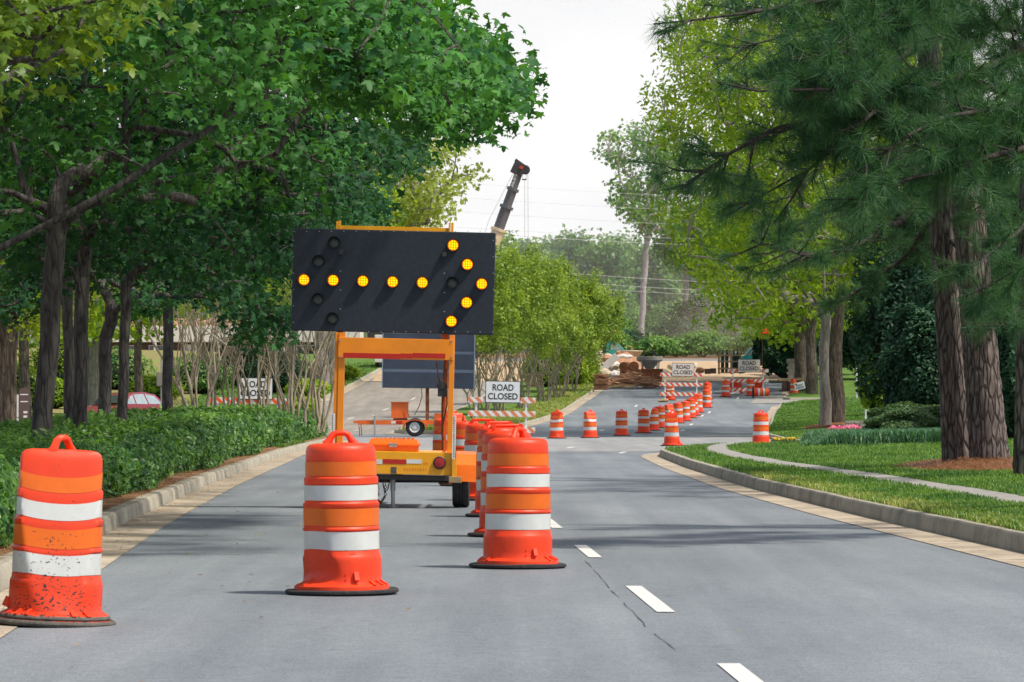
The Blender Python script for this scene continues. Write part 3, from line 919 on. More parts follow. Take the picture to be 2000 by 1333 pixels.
# frame
fr = MB()
bx(fr, 652.5, 650, 659.6, 870, .02, .10); bx(fr, 659.5, 650, 672, 885, -.01, .06)
fr.build('frame_post', MT['amber'], arrow, bevel=.006, rot=ROT)
fr = bx(MB(), 875.5, 655, 886, 885, 0, .09)
fr.build('frame_post', MT['amber'], arrow, bevel=.006, rot=ROT)
fr = MB(); bx(fr, 661, 661.5, 886, 701.5, -.055, .03); bx(fr, 661, 699, 886, 702, -.035, .02)
hd = fr.build('header_beam', MT['amber'], arrow, bevel=.005, rot=ROT)
tp = MB(); bx(tp, 671.5, 690.5, 782, 700.5, -.0725, .003); bx(tp, 782.3, 691, 806, 700.3, -.0722, .003); bx(tp, 806.3, 690.5, 870, 699.8, -.0728, .003)
tp.build('red_tape', MT['red_tape'], hd)
bl = MB()
for xx in (664.5, 882.5):
    for yy in (665.5, 697):
        x, z = L(xx, yy); bl.lathe([(.011, -.012), (.009, -.0)], 6, (x, -.0705, z), axis='y')
bl.build('bolt', MT['steel'], hd)
fr = MB()
bx(fr, 656, 432, 661, 470, .05, .06); bx(fr, 661.5, 431, 665.5, 470, .035, .03)
bx(fr, 876, 435, 880, 470, .035, .03); bx(fr, 881, 435, 885.5, 470, .05, .06)
bx(fr, 660, 445, 880, 452, .06, .04); bx(fr, 660, 443, 880, 445, .07, .06)
fr.build('top_rail', MT['yellow'], arrow, bevel=.003, rot=ROT)
for mx0, mx1 in ((659, 673), (862, 876)):
    bx(MB(), mx0, 640, mx1, 666, .09, .05).build('inner_mast', MT['orange_paint'], arrow, rot=ROT)
fr = MB(); bx(fr, 655, 882, 883, 926, -.11, .05); bx(fr, 655, 882, 883, 885, -.07, .06)
beam = fr.build('rear_beam', MT['yellow'], arrow, bevel=.006, rot=ROT)
tp = MB(); bx(tp, 748, 897, 794, 906, -.1375, .003); tp.build('red_tape', MT['red_tape'], beam)
tp = MB(); bx(tp, 702, 897, 747.6, 906, -.1372, .003); tp.build('white_tape', MT['white_tape'], beam); tp = MB(); bx(tp, 794.4, 897, 824.5, 905.5, -.1372, .003); tp.build('white_tape', MT['white_tape'], beam)
tp = MB(); bx(tp, 764.5, 912, 775, 925, -.137, .006); tp.build('hitch_socket', MT['crack'], beam)
tp = MB()
for k in range(9): bx(tp, 790 + k * 5.2, 914 + (k % 3) * .6, 791.6 + k * 5.2, 919, -.1365, .002)
for k in range(3): bx(tp, 828 + k * 3.6, 903, 829.3 + k * 3.6, 908, -.1365, .002)
tp.build('rust_mark', MT['orange_paint'], beam)
for xx in (859, 680):
    x, z = L(xx, 904)
    tl = MB().lathe([(.072, 0), (.075, -.02), (.066, -.03), (.060, -.026)], 26, (x, -.136, z), axis='y').build('tail_light', MT['dark_steel'], arrow, smooth=40, rot=ROT)
    MB().lathe([(.060, -.024), (.055, -.034), (.02, -.04), (.002, -.041)], 26, (x, -.136, z), axis='y').build('lens', MT['red_lens'], tl, smooth=50)
fr = MB(); bx(fr, 648, 927, 890, 937, .0, .10); bx(fr, 668, 927, 674, 935, .9, 1.7); bx(fr, 866, 927, 872, 935, .9, 1.7); bx(fr, 762, 926, 776, 934, 1.6, 2.6)
fr.build('chassis', MT['dark_steel'], arrow, bevel=.004, rot=ROT)
fr = MB(); bx(fr, 663, 882, 876, 885, .9, 1.9); fr.build('deck', MT['yellow'], arrow, rot=ROT)
# fenders and wheels
for sx in (-1, 1):
    fx = (908.5 - 769) / S * sx
    fm = MB(); prof = [(-.40, .33), (-.36, .52), (-.24, .645), (0, .675), (.24, .645), (.36, .52), (.40, .33)]
    w = .105; th = .012
    for (a, b), (c, e) in zip(prof[:-1], prof[1:]):
        vs = []
        for (yy, zz) in ((a, b), (c, e)):
            k = 1 - th / .5
            vs += [(-w, yy, zz), (w + .02, yy * 1.03, zz - .01), (w + .02, yy * k, (zz - .3) * k + .3 - .01), (-w, yy * k, (zz - .3) * k + .3)]
        fm.add(vs, [(0, 1, 5, 4), (2, 3, 7, 6), (0, 4, 7, 3), (1, 2, 6, 5), (0, 3, 2, 1), (4, 5, 6, 7)])
    fm.build('fender', MT['orange_box'], arrow, loc=(fx, .42, -.02), smooth=40)
    tx = (899.5 - 769) / S * sx
    pr = []
    for rr, xx in ((.20, -.085), (.25, -.098), (.29, -.098), (.312, -.086), (.319, -.06), (.3195, -.022), (.313, -.019), (.313, -.012), (.3198, -.009), (.3198, .009), (.313, .012), (.313, .019), (.3195, .022), (.319, .06), (.312, .086), (.29, .098), (.25, .098), (.20, .085)):
        pr.append((rr, xx))
    wh = MB().lathe(pr, 44, axis='x', close=False).build('wheel', MT['rubber'], arrow, loc=(tx, .42, .3205), smooth=35)
    MB().lathe([(.201, -.07), (.17, -.05), (.05, -.03), (.04, .03), (.17, .05), (.201, .07)], 30, axis='x').build('rim', MT['steel_paint'], wh, smooth=40)
MB().tube([(-.76, .42, .32), (.76, .42, .32)], .035, 10).build('axle', MT['dark_steel'], arrow)
# toolbox
tb = MB(); bx(tb, 722, 869, 816, 882, .30, .42); bx(tb, 718, 867, 820, 871, .30, .47)
box_ = tb.build('battery_box', MT['orange_box'], arrow, bevel=.008, rot=ROT)
tb = MB(); cx, cz = L(769, 862.5); tb.box((cx, .30, cz), (100 / S, .46, 9.5 / S), taper=.9)
for k in range(9):
    x, z = L(733 + k * 9, 856.8); tb.box((x, .30, z), (.028, .40, .018))
tb.build('lid', MT['orange_box'], box_, bevel=.006)
tb = MB(); bx(tb, 759, 866, 776, 869, .062, .01); bx(tb, 760, 870, 766, 873.5, .062, .014); bx(tb, 769, 870, 775, 873.5, .062, .014); bx(tb, 766, 866, 768, 874, .06, .012)
tb.build('latch', MT['steel'], box_)
# right hand mast, winch, hoses
fr = MB(); bx(fr, 866, 664, 873, 884, .14, .05)
fr.build('lift_mast', MT['orange_paint'], arrow, rot=ROT)
fr = MB()
a, b = L(869, 700); c, e = L(864, 880); fr.tube([(a, .09, b), (a - .02, .08, (b + e) / 2), (c, .09, e)], .012, 8)
a, b = L(873, 720); c, e = L(866, 860); fr.tube([(a, .1, b), (a + .01, .09, (b * .5 + e * .5)), (a - .05, .06, e * .9 + b * .1), (c, .08, e)], .009, 8)
a, b = L(852, 708); c, e = L(857, 745); fr.tube([(a, .1, b), (c, .05, e)], .007, 6)
fr.build('hose', MT['rust'], arrow, rot=ROT, smooth=60)
wn = MB(); bx(wn, 855, 752, 872, 775, .04, .09); x, z = L(862, 752); wn.lathe([(.05, -.05), (.055, -.04), (.03, -.035), (.03, .035), (.055, .04), (.05, .05)], 16, (x, .03, z), axis='y')
a, b = L(856, 745); wn.tube([(x, -.03, z), (a, -.06, b + .08), (a, -.12, b + .08)], .009, 8)
wn.build('winch', MT['dark_steel'], arrow, bevel=.004, rot=ROT)
# perforated stands at the rear corners
for x0, x1, y0, y1, yl in ((884, 890.5, 812, 896, 931), (647.5, 654.5, 808, 893, 929)):
    pm = MB(); bx(pm, x0, y0, x1, y1, -.16, .04)
    st = pm.build('stand_tube', MT['white_wood'], arrow, rot=ROT)
    hm = MB()
    for k in range(20):
        x, z = L((x0 + x1) / 2, y0 + 3 + k * 4); hm.lathe([(.007, -.002), (.007, 0)], 8, (x, -.1805, z), axis='y')
    hm.build('hole', MT['crack'], st)
    pm = MB(); bx(pm, x0 - .6, y1, x1 + 2, yl, -.16, .055); pm.build('stand_sleeve', MT['yellow'], arrow, rot=ROT, bevel=.003)
pm = MB(); bx(pm, 877, 930.5, 902, 943, -.16, .10); pm.build('step_block', MT['wood'], arrow, bevel=.006, rot=ROT)
pm = MB(); bx(pm, 855, 938, 874, 947, .5, .2); pm.build('spring', MT['rust'], arrow, rot=ROT)
jm = MB(); x, z = L(767, 958)
jm.tube([(x, .25, .36), (x, .25, .02)], .022, 12); jm.tube([(x, .25, .40), (x, .25, .2)], .03, 12)
jm.build('jack_leg', MT['steel'], arrow, smooth=50)
MB().lathe([(.06, .004), (.06, .014), (.03, .02)], 16, (x, .25, 0)).build('jack_foot', MT['steel'], arrow)
cm = MB()
def chain(pts, n):
    pts = [Vector(p) for p in pts]
    for i in range(n):
        t = i / n * (len(pts) - 1); k = int(t); f = t - k
        p = pts[k].lerp(pts[min(k + 1, len(pts) - 1)], f)
        q = (pts[min(k + 1, len(pts) - 1)] - pts[k]).normalized()
        sd = Vector((1, 0, 0)) if i % 2 else Vector((0, 1, 0))
        sd = (sd - q * sd.dot(q)).normalized()
        ring = [p + q * .022 * math.cos(a) + sd * .011 * math.sin(a) for a in [2 * math.pi * j / 8 for j in range(9)]]
        cm.tube(ring, .0045, 5, caps=False)
chain([((752 - 769) / S, .12, .36), ((752 - 769) / S, .12, .14), ((743 - 769) / S, .12, .06), ((735 - 769) / S, .12, .10), ((735 - 769) / S, .13, .36)], 22)
cm.build('safety_chain', MT['rust'], arrow, smooth=60); cm = MB()
chain([((738 - 769) / S, .0, .36), ((739 - 769) / S, .0, .16), ((733 - 769) / S, .0, .1)], 9)
cm.build('safety_chain', MT['rust'], arrow, smooth=60)
cm = MB(); cm.tube([((762 - 769) / S, .1, .36), ((757 - 769) / S, .1, .22), ((751 - 769) / S, .1, .17), ((747 - 769) / S, .1, .3), ((744 - 769) / S, .1, .36)], .007, 6)
cm.build('brake_cable', MT['dark_steel'], arrow, smooth=60)

# ------------------------------------------------------------------ message sign trailer
d1 = 153.0; S1 = F / d1
msg = empty('message_sign_trailer', (PX(810, d1), d1, 0), 0, 'orange trailer with a dark three line message panel, behind the arrow board', 'message sign')
def L1(x, y): return (x - 810) / S1, (853.5 - y) / S1
def b1(mb, x0, y0, x1, y1, yc, dep):
    cx, cz = L1((x0 + x1) / 2, (y0 + y1) / 2); mb.box((cx, yc, cz), ((x1 - x0) / S1, dep, (y1 - y0) / S1)); return mb
RM = (0, R(.8), 0)
pn = MB(); b1(pn, 746, 652, 924, 685.5, 0, .22); b1(pn, 746, 691.5, 924, 721, 0, .22); b1(pn, 746, 727.5, 924, 759, 0, .22)
mp_ = pn.build('display_panel', MT['panel_blue'], msg, rot=RM, bevel=.01)
pn = MB(); b1(pn, 745.5, 685.6, 924.5, 691.4, .02, .17); b1(pn, 745.5, 721.1, 924.5, 727.4, .02, .17)
for xx in (745.3, 924.6): b1(pn, xx - 1, 652, xx + 1, 759.5, 0, .24)
pn.build('panel_seam', MT['seam'], mp_)
pn = MB(); b1(pn, 831, 755, 838, 826, .15, .13); pn.build('post', MT['rust'], msg)
pn = MB(); b1(pn, 700, 821.5, 888, 830, 0, .08); b1(pn, 735, 822, 888, 829, 1.4, .08); b1(pn, 690, 822.5, 740, 827.5, .1, .08); b1(pn, 848, 808, 888, 822, .4, .5)
for xx in (740, 800, 885):
    x, z = L1(xx, 825.5); pn.box((x, .7, z), (.08, 1.4, .1))
pn.build('chassis', MT['orange_paint'], msg, bevel=.006)
pn = MB(); b1(pn, 764, 787, 797, 817, .4, .6); b1(pn, 763, 785.5, 798, 788, .4, .66)
cab = pn.build('battery_cabinet', MT['orange_paint'], msg, bevel=.01)
pn = MB(); b1(pn, 768, 817.5, 795, 822, .4, .5); pn.build('cabinet_foot', MT['rust'], cab)
for yw in (0, 1.45):
    x, z = L1(810, 834)
    wh = MB().lathe([(.20, -.09), (.29, -.10), (.335, -.08), (.345, 0), (.335, .08), (.29, .10), (.20, .09)], 32, axis='y', close=False).build('wheel', MT['rubber'], msg, loc=(x, yw - .06, .346), smooth=40)
    rm = MB().lathe([(.205, -.06), (.19, -.085), (.15, -.06), (.06, -.055), (.05, -.09), (.002, -.092)], 28, axis='y')
    rm = rm.build('rim', MT['white_wood'], wh, smooth=40)
    hl = MB()
    for k in range(8):
        a = k * math.pi / 4; hl.lathe([(.018, -.070), (.018, -.056)], 8, (.125 * math.cos(a), 0, .125 * math.sin(a)), axis='y')
    hl.build('rim_hole', MT['crack'], rm)
    fm = MB(); pr = []
    for k in range(9):
        a = math.pi * (1 - k / 8); pr.append((.46 * math.cos(a), .28 + .30 * math.sin(a)))
    inner = [(xx * .93, zz - .025) for xx, zz in pr]
    fm.prism(pr + inner[::-1], -.15, .15)
    fm.build('fender', MT['orange_paint'], msg, loc=(x, yw - .06, .06), smooth=30)
jm = MB(); x, _ = L1(732, 0); jm.tube([(x, -.1, .78), (x, -.1, .02)], .035, 10); jm.tube([(x, -.1, .02), (x, -.1, .004)], .08, 10); jm.tube([(x, -.1, .76), (x - .14, -.1, .8), (x - .14, -.1, .95)], .012, 6)
jm.build('jack_leg', MT['steel'], msg, smooth=50)
cm = MB()
for xx in (702, 706):
    x, _ = L1(xx, 0); cm.tube([(x - .02, -.05, .45), (x, -.05, .25), (x + .01, -.05, .02)], .016, 6)
cm.build('safety_chain', MT['rust'], msg)
cm = MB(); cm.tube([Vector((*L1(823, 757)[:1], .2, L1(823, 757)[1])), Vector((L1(824, 775)[0], .2, L1(824, 775)[1])), Vector((L1(818, 795)[0], .2, L1(818, 795)[1])), Vector((L1(809, 812)[0], .2, L1(809, 812)[1]))], .014, 6)
cm.tube([Vector((L1(793, 795)[0], .05, L1(793, 795)[1])), Vector((L1(796, 806)[0], .05, L1(796, 806)[1])), Vector((L1(800, 815)[0], .05, L1(800, 815)[1]))], .014, 6)
cm.build('cable', MT['rust'], msg, smooth=60)
pn = MB(); b1(pn, 764, 823, 773, 828, -.045, .006); pn.build('white_tape', MT['white_tape'], msg)
pn = MB(); b1(pn, 773.5, 823, 786, 828, -.045, .006); pn.build('red_tape', MT['red_tape'], msg)
pn = MB(); b1(pn, 827, 824, 831, 828.5, -.2, .01); pn.build('side_marker', MT['petal_y'], msg)


# ------------------------------------------------------------------ road closed barricades
def barricade(xc, d, zb, label, rail_y, sign_rect, stripe, face, ww=2.44, n=9, lean=R(.8), group='road closed barricades', slant=1):
    """rail_y: photo rows of rail centres; sign_rect: (x0,y0,x1,y1) in the photo"""
    Sb = F / d
    root = empty('barricade', (PX(xc, d), d, zb), 0, label, 'barricade', group)
    zrow = lambda y: HC + (HY - y) / Sb - zb
    hh = .205
    for y in rail_y:
        z = zrow(y)
        rl = MB().box((0, 0, z), (ww, .035, hh)).build('rail', MT['white_wood'], root, bevel=.004, rot=(0, lean, 0))
        stp = MB(); k = .30; off_ = -ww / 2 - .1
        while off_ < ww / 2:
            a, b = off_, off_ + .155
            q = []
            sl = .19 * slant
            poly = [(a, hh / 2), (b, hh / 2), (b + sl, -hh / 2), (a + sl, -hh / 2)]
            # clip to the board
            def clip(poly, xm, keep_lo):
                out = []
                for i in range(len(poly)):
                    p, q_ = poly[i], poly[(i + 1) % len(poly)]
                    inp = (p[0] <= xm) if keep_lo else (p[0] >= xm); inq = (q_[0] <= xm) if keep_lo else (q_[0] >= xm)
                    if inp: out.append(p)
                    if inp != inq:
                        t = (xm - p[0]) / (q_[0] - p[0]); out.append((xm, p[1] + t * (q_[1] - p[1])))
                return out
            poly = clip(clip(poly, ww / 2 - .002, True), -ww / 2 + .002, False)
            if len(poly) >= 3:
                nb = len(stp.v)
                stp.add([(px_, -.0205, z + pz) for px_, pz in poly], [tuple(range(len(poly)))])
            off_ += .32
        stp.build('stripe', stripe, rl, fixn=False)
    top = zrow(rail_y[0]) + .12
    for sx in (-1, 1):
        pm = MB().box((sx * ww * .37, .045, (top + .02) / 2), (.07, .05, top - .02))
        pm.box((sx * ww * .37, .045, .03), (.07, 1.2, .05))
        pm.build('post', MT['white_wood'], root, bevel=.003)
    if sign_rect:
        x0, y0, x1, y1 = sign_rect
        cx, cz = ((x0 + x1) / 2 - xc) / Sb, zrow((y0 + y1) / 2)
        w, h = (x1 - x0) / Sb, (y1 - y0) / Sb
        sg = MB().box((0, 0, 0), (w, .012, h)).build('sign', MT['black_ink'], root, bevel=.004, loc=(cx, -.045, cz), rot=(0, lean, 0))
        MB().box((0, -.0075, 0), (w - .05, .005, h - .05)).build('sign_face', face, sg)
        text_obj('lettering', 'ROAD', h * .40, MT['black_ink'], sg, (0, -.0125, h * .185), UPR, .002, w * .60, .006)
        text_obj('lettering', 'CLOSED', h * .40, MT['black_ink'], sg, (0, -.0125, -h * .215), UPR, .002, w * .85, .006)
    return root


barricade(979, 148, 0, 'near road closed sign on a faded striped barricade in front of the median trees', (782, 808.5, 840), (948, 744.5, 1016.5, 787.5), MT['stripe_o'], MT['sign_white'])
dB = d_of(783)
barricade(1330, dB, zr(dB), 'middle road closed barricade with orange red striped rails in front of the sand pile', (732.5, 751.5, 770.5), (1312, 709.5, 1356, 735.5), MT['stripe_r'], MT['sign_pink'], lean=R(.8))
dB = d_of(771)
barricade(1461, dB, zr(dB), 'far right road closed barricade crowded with drums and red bags', (724.5, 744, 761.5), (1441, 702, 1485, 728), MT['stripe_r'], MT['sign_pink'], lean=R(0), slant=-1)
barricade(484, 142, .15, 'road closed barricade half hidden behind the pale multi stemmed trees on the left', (783,), (465, 738, 533, 781), MT['stripe_r'], MT['sign_white'], ww=2.8)

# leaning parking sign
sgn = empty('parking_sign', at(1562, 754, 239.3), 0, 'small white event parking sign tilted against an orange drum', 'sign')
pl = MB().box((0, 0, 0), (.60, .012, .42)).build('sign_face', MT['sign_white'], sgn, rot=(0, R(-14), 0))
text_obj('lettering', 'EVENT', .15, MT['black_ink'], pl, (0, -.009, .03), UPR, .002, .42, .004)
text_obj('lettering', 'PARKING', .15, MT['black_ink'], pl, (0, -.009, -.11), UPR, .002, .50, .004)
MB().box((-.2, -.009, .14), (.12, .004, .06)).build('arrow', MT['black_ink'], pl)

# ------------------------------------------------------------------ mobile crane
dC = 305.0; SCR = F / dC
crane = empty('mobile_crane', (PX(868, dC), dC, zr(dC)), 0, 'mobile crane with a cream and dark grey telescopic boom rising into the sky', 'crane')
org = Vector((PX(868, dC), dC, zr(dC)))
def Q(x, y, dy=0.0): return at(x, y, dC) - org + Vector((0, dy, 0))
foot, tip = Q(868, 742), Q(1014, 336)
ax = (tip - foot).normalized()
def boom(t0, t1, w, h, collar=None):
    """box section along the boom; wide faces turned to show two sides"""
    a, b = foot.lerp(tip, t0), foot.lerp(tip, t1)
    side = Vector((.83, -.55, 0)); side = (side - ax * side.dot(ax)).normalized(); nb = ax.cross(side)
    mb = MB(); vs = []
    for p in (a, b):
        for sx, sy in ((-1, -1), (1, -1), (1, 1), (-1, 1)): vs.append(p + side * sx * w / 2 + nb * sy * h / 2)
    mb.add(vs, [(3, 2, 1, 0), (4, 5, 6, 7), (0, 1, 5, 4), (1, 2, 6, 5), (2, 3, 7, 6), (3, 0, 4, 7)])
    if collar:
        q = b; vs = []
        for p in (q - ax * .12, q + ax * .12):
            for sx, sy in ((-1, -1), (1, -1), (1, 1), (-1, 1)): vs.append(p + side * sx * (w / 2 + .08) + nb * sy * (h / 2 + .08))
        mb.add(vs, [(3, 2, 1, 0), (4, 5, 6, 7), (0, 1, 5, 4), (1, 2, 6, 5), (2, 3, 7, 6), (3, 0, 4, 7)])
    return mb, side, nb
m_, sd_, nb_ = boom(0, .72, .64, .74, True); m_.build('boom_base', MT['crane_cream'], crane, bevel=.03)
m_, _, _ = boom(.72, .83, .55, .64, True); m_.build('boom_section', MT['crane_grey'], crane, bevel=.02)
m_, _, _ = boom(.83, .915, .48, .56, True); m_.build('boom_section', MT['crane_grey'], crane, bevel=.02)
m_, _, _ = boom(.915, .995, .41, .48); bt = m_.build('boom_tip', MT['crane_grey'], crane, bevel=.02)
sgx = -1 if nb_.y > 0 else 1
fp = foot.lerp(tip, .952) + nb_ * sgx * .245
xa = ax; za = (nb_ * sgx); ya = za.cross(xa)
rotm = Matrix((xa, ya, za)).transposed().to_euler()
text_obj('lettering', 'Link-Belt', .38, MT['white_ink'], bt, fp, rotm, .004, 1.15, .01)
for k in range(9):
    hl = MB(); t = .74 + k * .0195
    if abs(t - .83) < .012: continue
    p = foot.lerp(tip, t) + nb_ * sgx * (.323 if t < .83 else .283)
    ring = [p + ax * .10 * math.cos(a) + ya * .05 * math.sin(a) for a in [2 * math.pi * j / 8 for j in range(8)]]
    hl.add(ring, [tuple(range(8))])
    hl.build('boom_hole', MT['crack'], crane, fixn=False)
hm = MB(); hm.box(Q(1012, 330), (.9, .7, .9), Matrix.Rotation(R(25), 3, 'Y')); hm.lathe([(.30, -.25), (.36, -.2), (.36, .2), (.30, .25)], 16, Q(1026, 332), axis='y'); hm.box(Q(1017, 320), (1.0, .5, .22), Matrix.Rotation(R(35), 3, 'Y'))
hm.build('boom_head', MT['dark_steel'], crane, bevel=.02)
hm = MB(); hm.box(Q(1018, 328, -.4), (.28, .1, .22), Matrix.Rotation(R(25), 3, 'Y')); hm.build('head_plate', MT['tarp'], crane)
hm = MB(); hm.box(Q(1024, 351), (.34, .3, .08)); hm.build('hook_block', MT['dark_steel'], crane)
cm = MB()
for x0, x1, y0, y1 in ((1021, 1021, 335, 350), (1028, 1028, 335, 350), (1025, 1025, 351, 560), (1031, 1032, 335, 560)):
    cm.tube([Q(x0, y0), Q(x1, y1)], .016, 4)
cm.tube([Q(1009, 326), Q(955, 430), Q(872, 700)], .014, 4)
cm.build('hoist_cable', MT['steel'], crane)
cm = MB(); cm.box(Q(860, 735), (3.2, 2.4, 2.0)); cm.box(Q(840, 722), (1.6, 1.2, 1.4)); cm.build('turret', MT['crane_cream'], crane, bevel=.05)
cm = MB(); cm.box((-1.0, 0, .95), (9.0, 2.5, .8)); cm.box((-4.9, 0, 1.8), (1.6, 2.4, 1.1)); cm.build('carrier', MT['dark_steel'], crane, bevel=.05)
for k in range(4):
    MB().lathe([(.25, -.2), (.55, -.2), (.58, 0), (.55, .2), (.25, .2)], 20, axis='y').build('wheel', MT['rubber'], crane, loc=(-4.4 + k * 2.2, -1.1, .58), smooth=40)

# overhead wires
wires = [(905, 350, 1345, 377), (880, 378, 1345, 403), (880, 405, 1345, 432), (960, 452, 1345, 468), (1150, 528, 1345, 541), (1180, 548, 1345, 556), (1190, 558, 1345, 565), (900, 440, 1345, 455)]
for k, (x0, y0, x1, y1) in enumerate(wires):
    dW = 338
    a, b = at(x0 - 300, y0 - 18, dW), at(x1 + 420, y1 + 20, dW)
    pts = []
    for i in range(25):
        t = i / 24; p = a.lerp(b, t); p.z -= .5 * 4 * t * (1 - t); pts.append(p)
    o = MB().tube(pts, (.011 if k < 3 else .015), 4, caps=False).build('overhead_wire', MT['steel_paint'])
    lab = ['topmost thin overhead wire crossing the pale sky', 'second thin overhead wire from the top in the sky', 'third thin overhead wire from the top in the sky',
           'pale overhead wire passing in front of the woodland tops', 'pale overhead wire across the woodland, upper of the low group', 'pale overhead wire across the woodland, middle of the low group',
           'lowest pale overhead wire across the woodland', 'faint overhead wire level with the top of the woodland'][k]
    tag(o, lab, 'wire', 'overhead wires beyond the works')

# ------------------------------------------------------------------ vegetation tools
def frames(nrm, roll):
    """rotation matrices with local z = nrm, random roll"""
    n = nrm / np.linalg.norm(nrm, axis=1, keepdims=True)
    h = np.where(np.abs(n[:, 2:3]) < .9, np.array([[0, 0, 1.0]]), np.array([[1.0, 0, 0]]))
    u = np.cross(h, n); u /= np.linalg.norm(u, axis=1, keepdims=True)
    w = np.cross(n, u)
    c, s = np.cos(roll)[:, None], np.sin(roll)[:, None]
    x = u * c + w * s; y = -u * s + w * c
    return np.stack([x, y, n], axis=2)


def scatter(name, tv, tf, pos, Rm, sc, tint, mat, parent):
    tv = np.asarray(tv, float); tf = np.asarray(tf, int)
    P = np.einsum('nij,kj->nki', Rm, tv) * sc[:, None, None] + pos[:, None, :]
    n, k = len(pos), len(tv)
    T = (tf[None] + (np.arange(n) * k)[:, None, None]).reshape(-1, tf.shape[1])
    return np_mesh(name, P.reshape(-1, 3), T, mat, parent, np.repeat(tint, k))


def maple_leaf():
    pts = []
    for a, r in ((-78, .16), (-52, .40), (-28, .22), (-2, .42), (12, .52), (24, .34), (42, .27), (68, .48), (90, .66), (112, .48), (138, .27), (156, .34), (168, .52), (182, .42), (208, .22), (232, .40), (258, .16)):
        pts.append((r * math.cos(R(a)), r * math.sin(R(a)), -.42 * r * r + (.05 if r < .3 else 0)))
    v = [(0, 0, .03)] + pts
    f = [(0, i, i + 1) for i in range(1, len(pts))] + [(0, len(pts), 1)]
    return v, f


LEAF_M = maple_leaf()
LEAF_S = ([(-.5, 0, 0), (0, -.24, .07), (.5, 0, -.05), (0, .24, .07)], [(0, 1, 2), (0, 2, 3)])
LEAF_OAK = ([(-.5, 0, 0), (-.22, -.17, .04), (-.05, -.09, .02), (.2, -.22, .05), (.5, 0, -.08), (.2, .22, .05), (-.05, .09, .02), (-.22, .17, .04)],
            [(0, 1, 2), (0, 2, 6), (0, 6, 7), (2, 3, 4), (2, 4, 6), (6, 4, 5)])
LEAF_CL = ([(-.5, -.1, 0), (0, -.30, .10), (.5, .05, -.06), (.05, .28, .08), (-.35, .38, -.05), (.36, -.40, .0), (.0, 0, .05)],
           [(0, 1, 6), (1, 2, 6), (2, 3, 6), (3, 0, 6), (6, 3, 4), (6, 1, 5)])


def skeleton(trunk, attr, rbase, rtip=.012, step=.5, lift=.12, zpen=.7):
    """grows limbs from the trunk polyline to every attractor; returns chains and radii"""
    nodes = [np.array(p, float) for p in trunk]; par = [-1] + list(range(len(trunk) - 1))
    nt_ = len(trunk)
    chains = [list(range(nt_))]
    cnt_tip = []
    c0 = np.array(trunk[-1], float)
    order = np.argsort(np.linalg.norm(attr - c0, axis=1))
    lo = max(1, int(nt_ * .5))
    for i in order:
        a = attr[i]; A = np.array(nodes)
        dv = a - A; dist = np.linalg.norm(dv, axis=1)
        cost = dist + zpen * np.maximum(0, A[:, 2] - a[2] + .25 * dist)
        cost[:lo] += 1e3
        j = int(np.argmin(cost)); p0 = A[j]; L_ = dist[j]
        if L_ < 1e-3: continue
        pj = par[j]
        dirp = (p0 - A[pj]) if pj >= 0 else np.array([0, 0, 1.0])
        dirp = dirp / (np.linalg.norm(dirp) + 1e-9)
        ctrl = p0 + dirp * L_ * .3 + (a - p0) * .25 + np.array([0, 0, lift * L_])
        n = max(2, int(math.ceil(L_ / step))); ch = [j]
        for k in range(1, n + 1):
            t = k / n
            p = (1 - t) ** 2 * p0 + 2 * t * (1 - t) * ctrl + t * t * a
            if k < n: p = p + rng.normal(0, .03 * L_ / n + .01, 3)
            par.append(ch[-1]); nodes.append(p); ch.append(len(nodes) - 1)
        chains.append(ch); cnt_tip.append(len(nodes) - 1)
    cnt = np.zeros(len(nodes))
    for tpi in cnt_tip: cnt[tpi] += 1
    for i in range(len(nodes) - 1, 0, -1):
        if par[i] >= 0: cnt[par[i]] += cnt[i]
    tot = max(1, len(cnt_tip))
    r = rtip + (rbase - rtip) * np.power(cnt / tot, .55)
    return np.array(nodes), chains, r


def wood(name, nodes, chains, r, mat, parent, flare=.0, nside=9):
    mb = MB()
    for ci, ch in enumerate(chains):
        pts = [nodes[i] for i in ch]; rr = [r[i] for i in ch]
        if ci and len(rr) > 1: rr[0] = min(rr[0], rr[1] * 1.5)
        if ci == 0 and flare: rr = [x * (1 + flare * max(0, 1 - k / 2.0)) for k, x in enumerate(rr)]
        mx = max(rr)
        if ci == 0 and len(pts) > 2:      # close the leader with a tapering tip
            e = np.array(pts[-1]); q = e - np.array(pts[-2]); pts = pts + [e + q * .35, e + q * .6]; rr = rr + [rr[-1] * .55, .006]
        mb.tube(pts, rr, nside if mx > .06 else (6 if mx > .025 else 4), caps=mx > .03)
    return mb.build(name, mat, parent, smooth=70, fixn=False)


def in_poly(pts, poly):
    x, y = pts[:, 0], pts[:, 1]; ins = np.zeros(len(pts), bool); n = len(poly)
    for i in range(n):
        x0, y0 = poly[i]; x1, y1 = poly[(i + 1) % n]
        c = ((y0 > y) != (y1 > y)) & (x < (x1 - x0) * (y - y0) / (y1 - y0 + 1e-12) + x0)
        ins ^= c
    return ins


def poly_pts(poly, n, dr):
    """points filling a crown whose outline at its distance is given"""
    P = np.array(poly, float); lo, hi = P.min(0), P.max(0); out = []
    while len(out) < n:
        q = rng.uniform(lo, hi, (n * 2, 2)); q = q[in_poly(q, poly)]
        out += list(q)
    q = np.array(out[:n]); d = rng.uniform(dr[0], dr[1], n)
    return np.stack([(q[:, 0] - 1000) / F * d, d, HC + (HY - q[:, 1]) * d / F], 1)


def ell_pts(c, rad, n, shell=.35):
    """points in an ellipsoid, denser to the outside"""
    v = rng.normal(size=(n, 3)); v /= np.linalg.norm(v, axis=1, keepdims=True)
    rr = rng.uniform(shell, 1, n) ** .6
    return np.array(c) + v * rr[:, None] * np.array(rad)


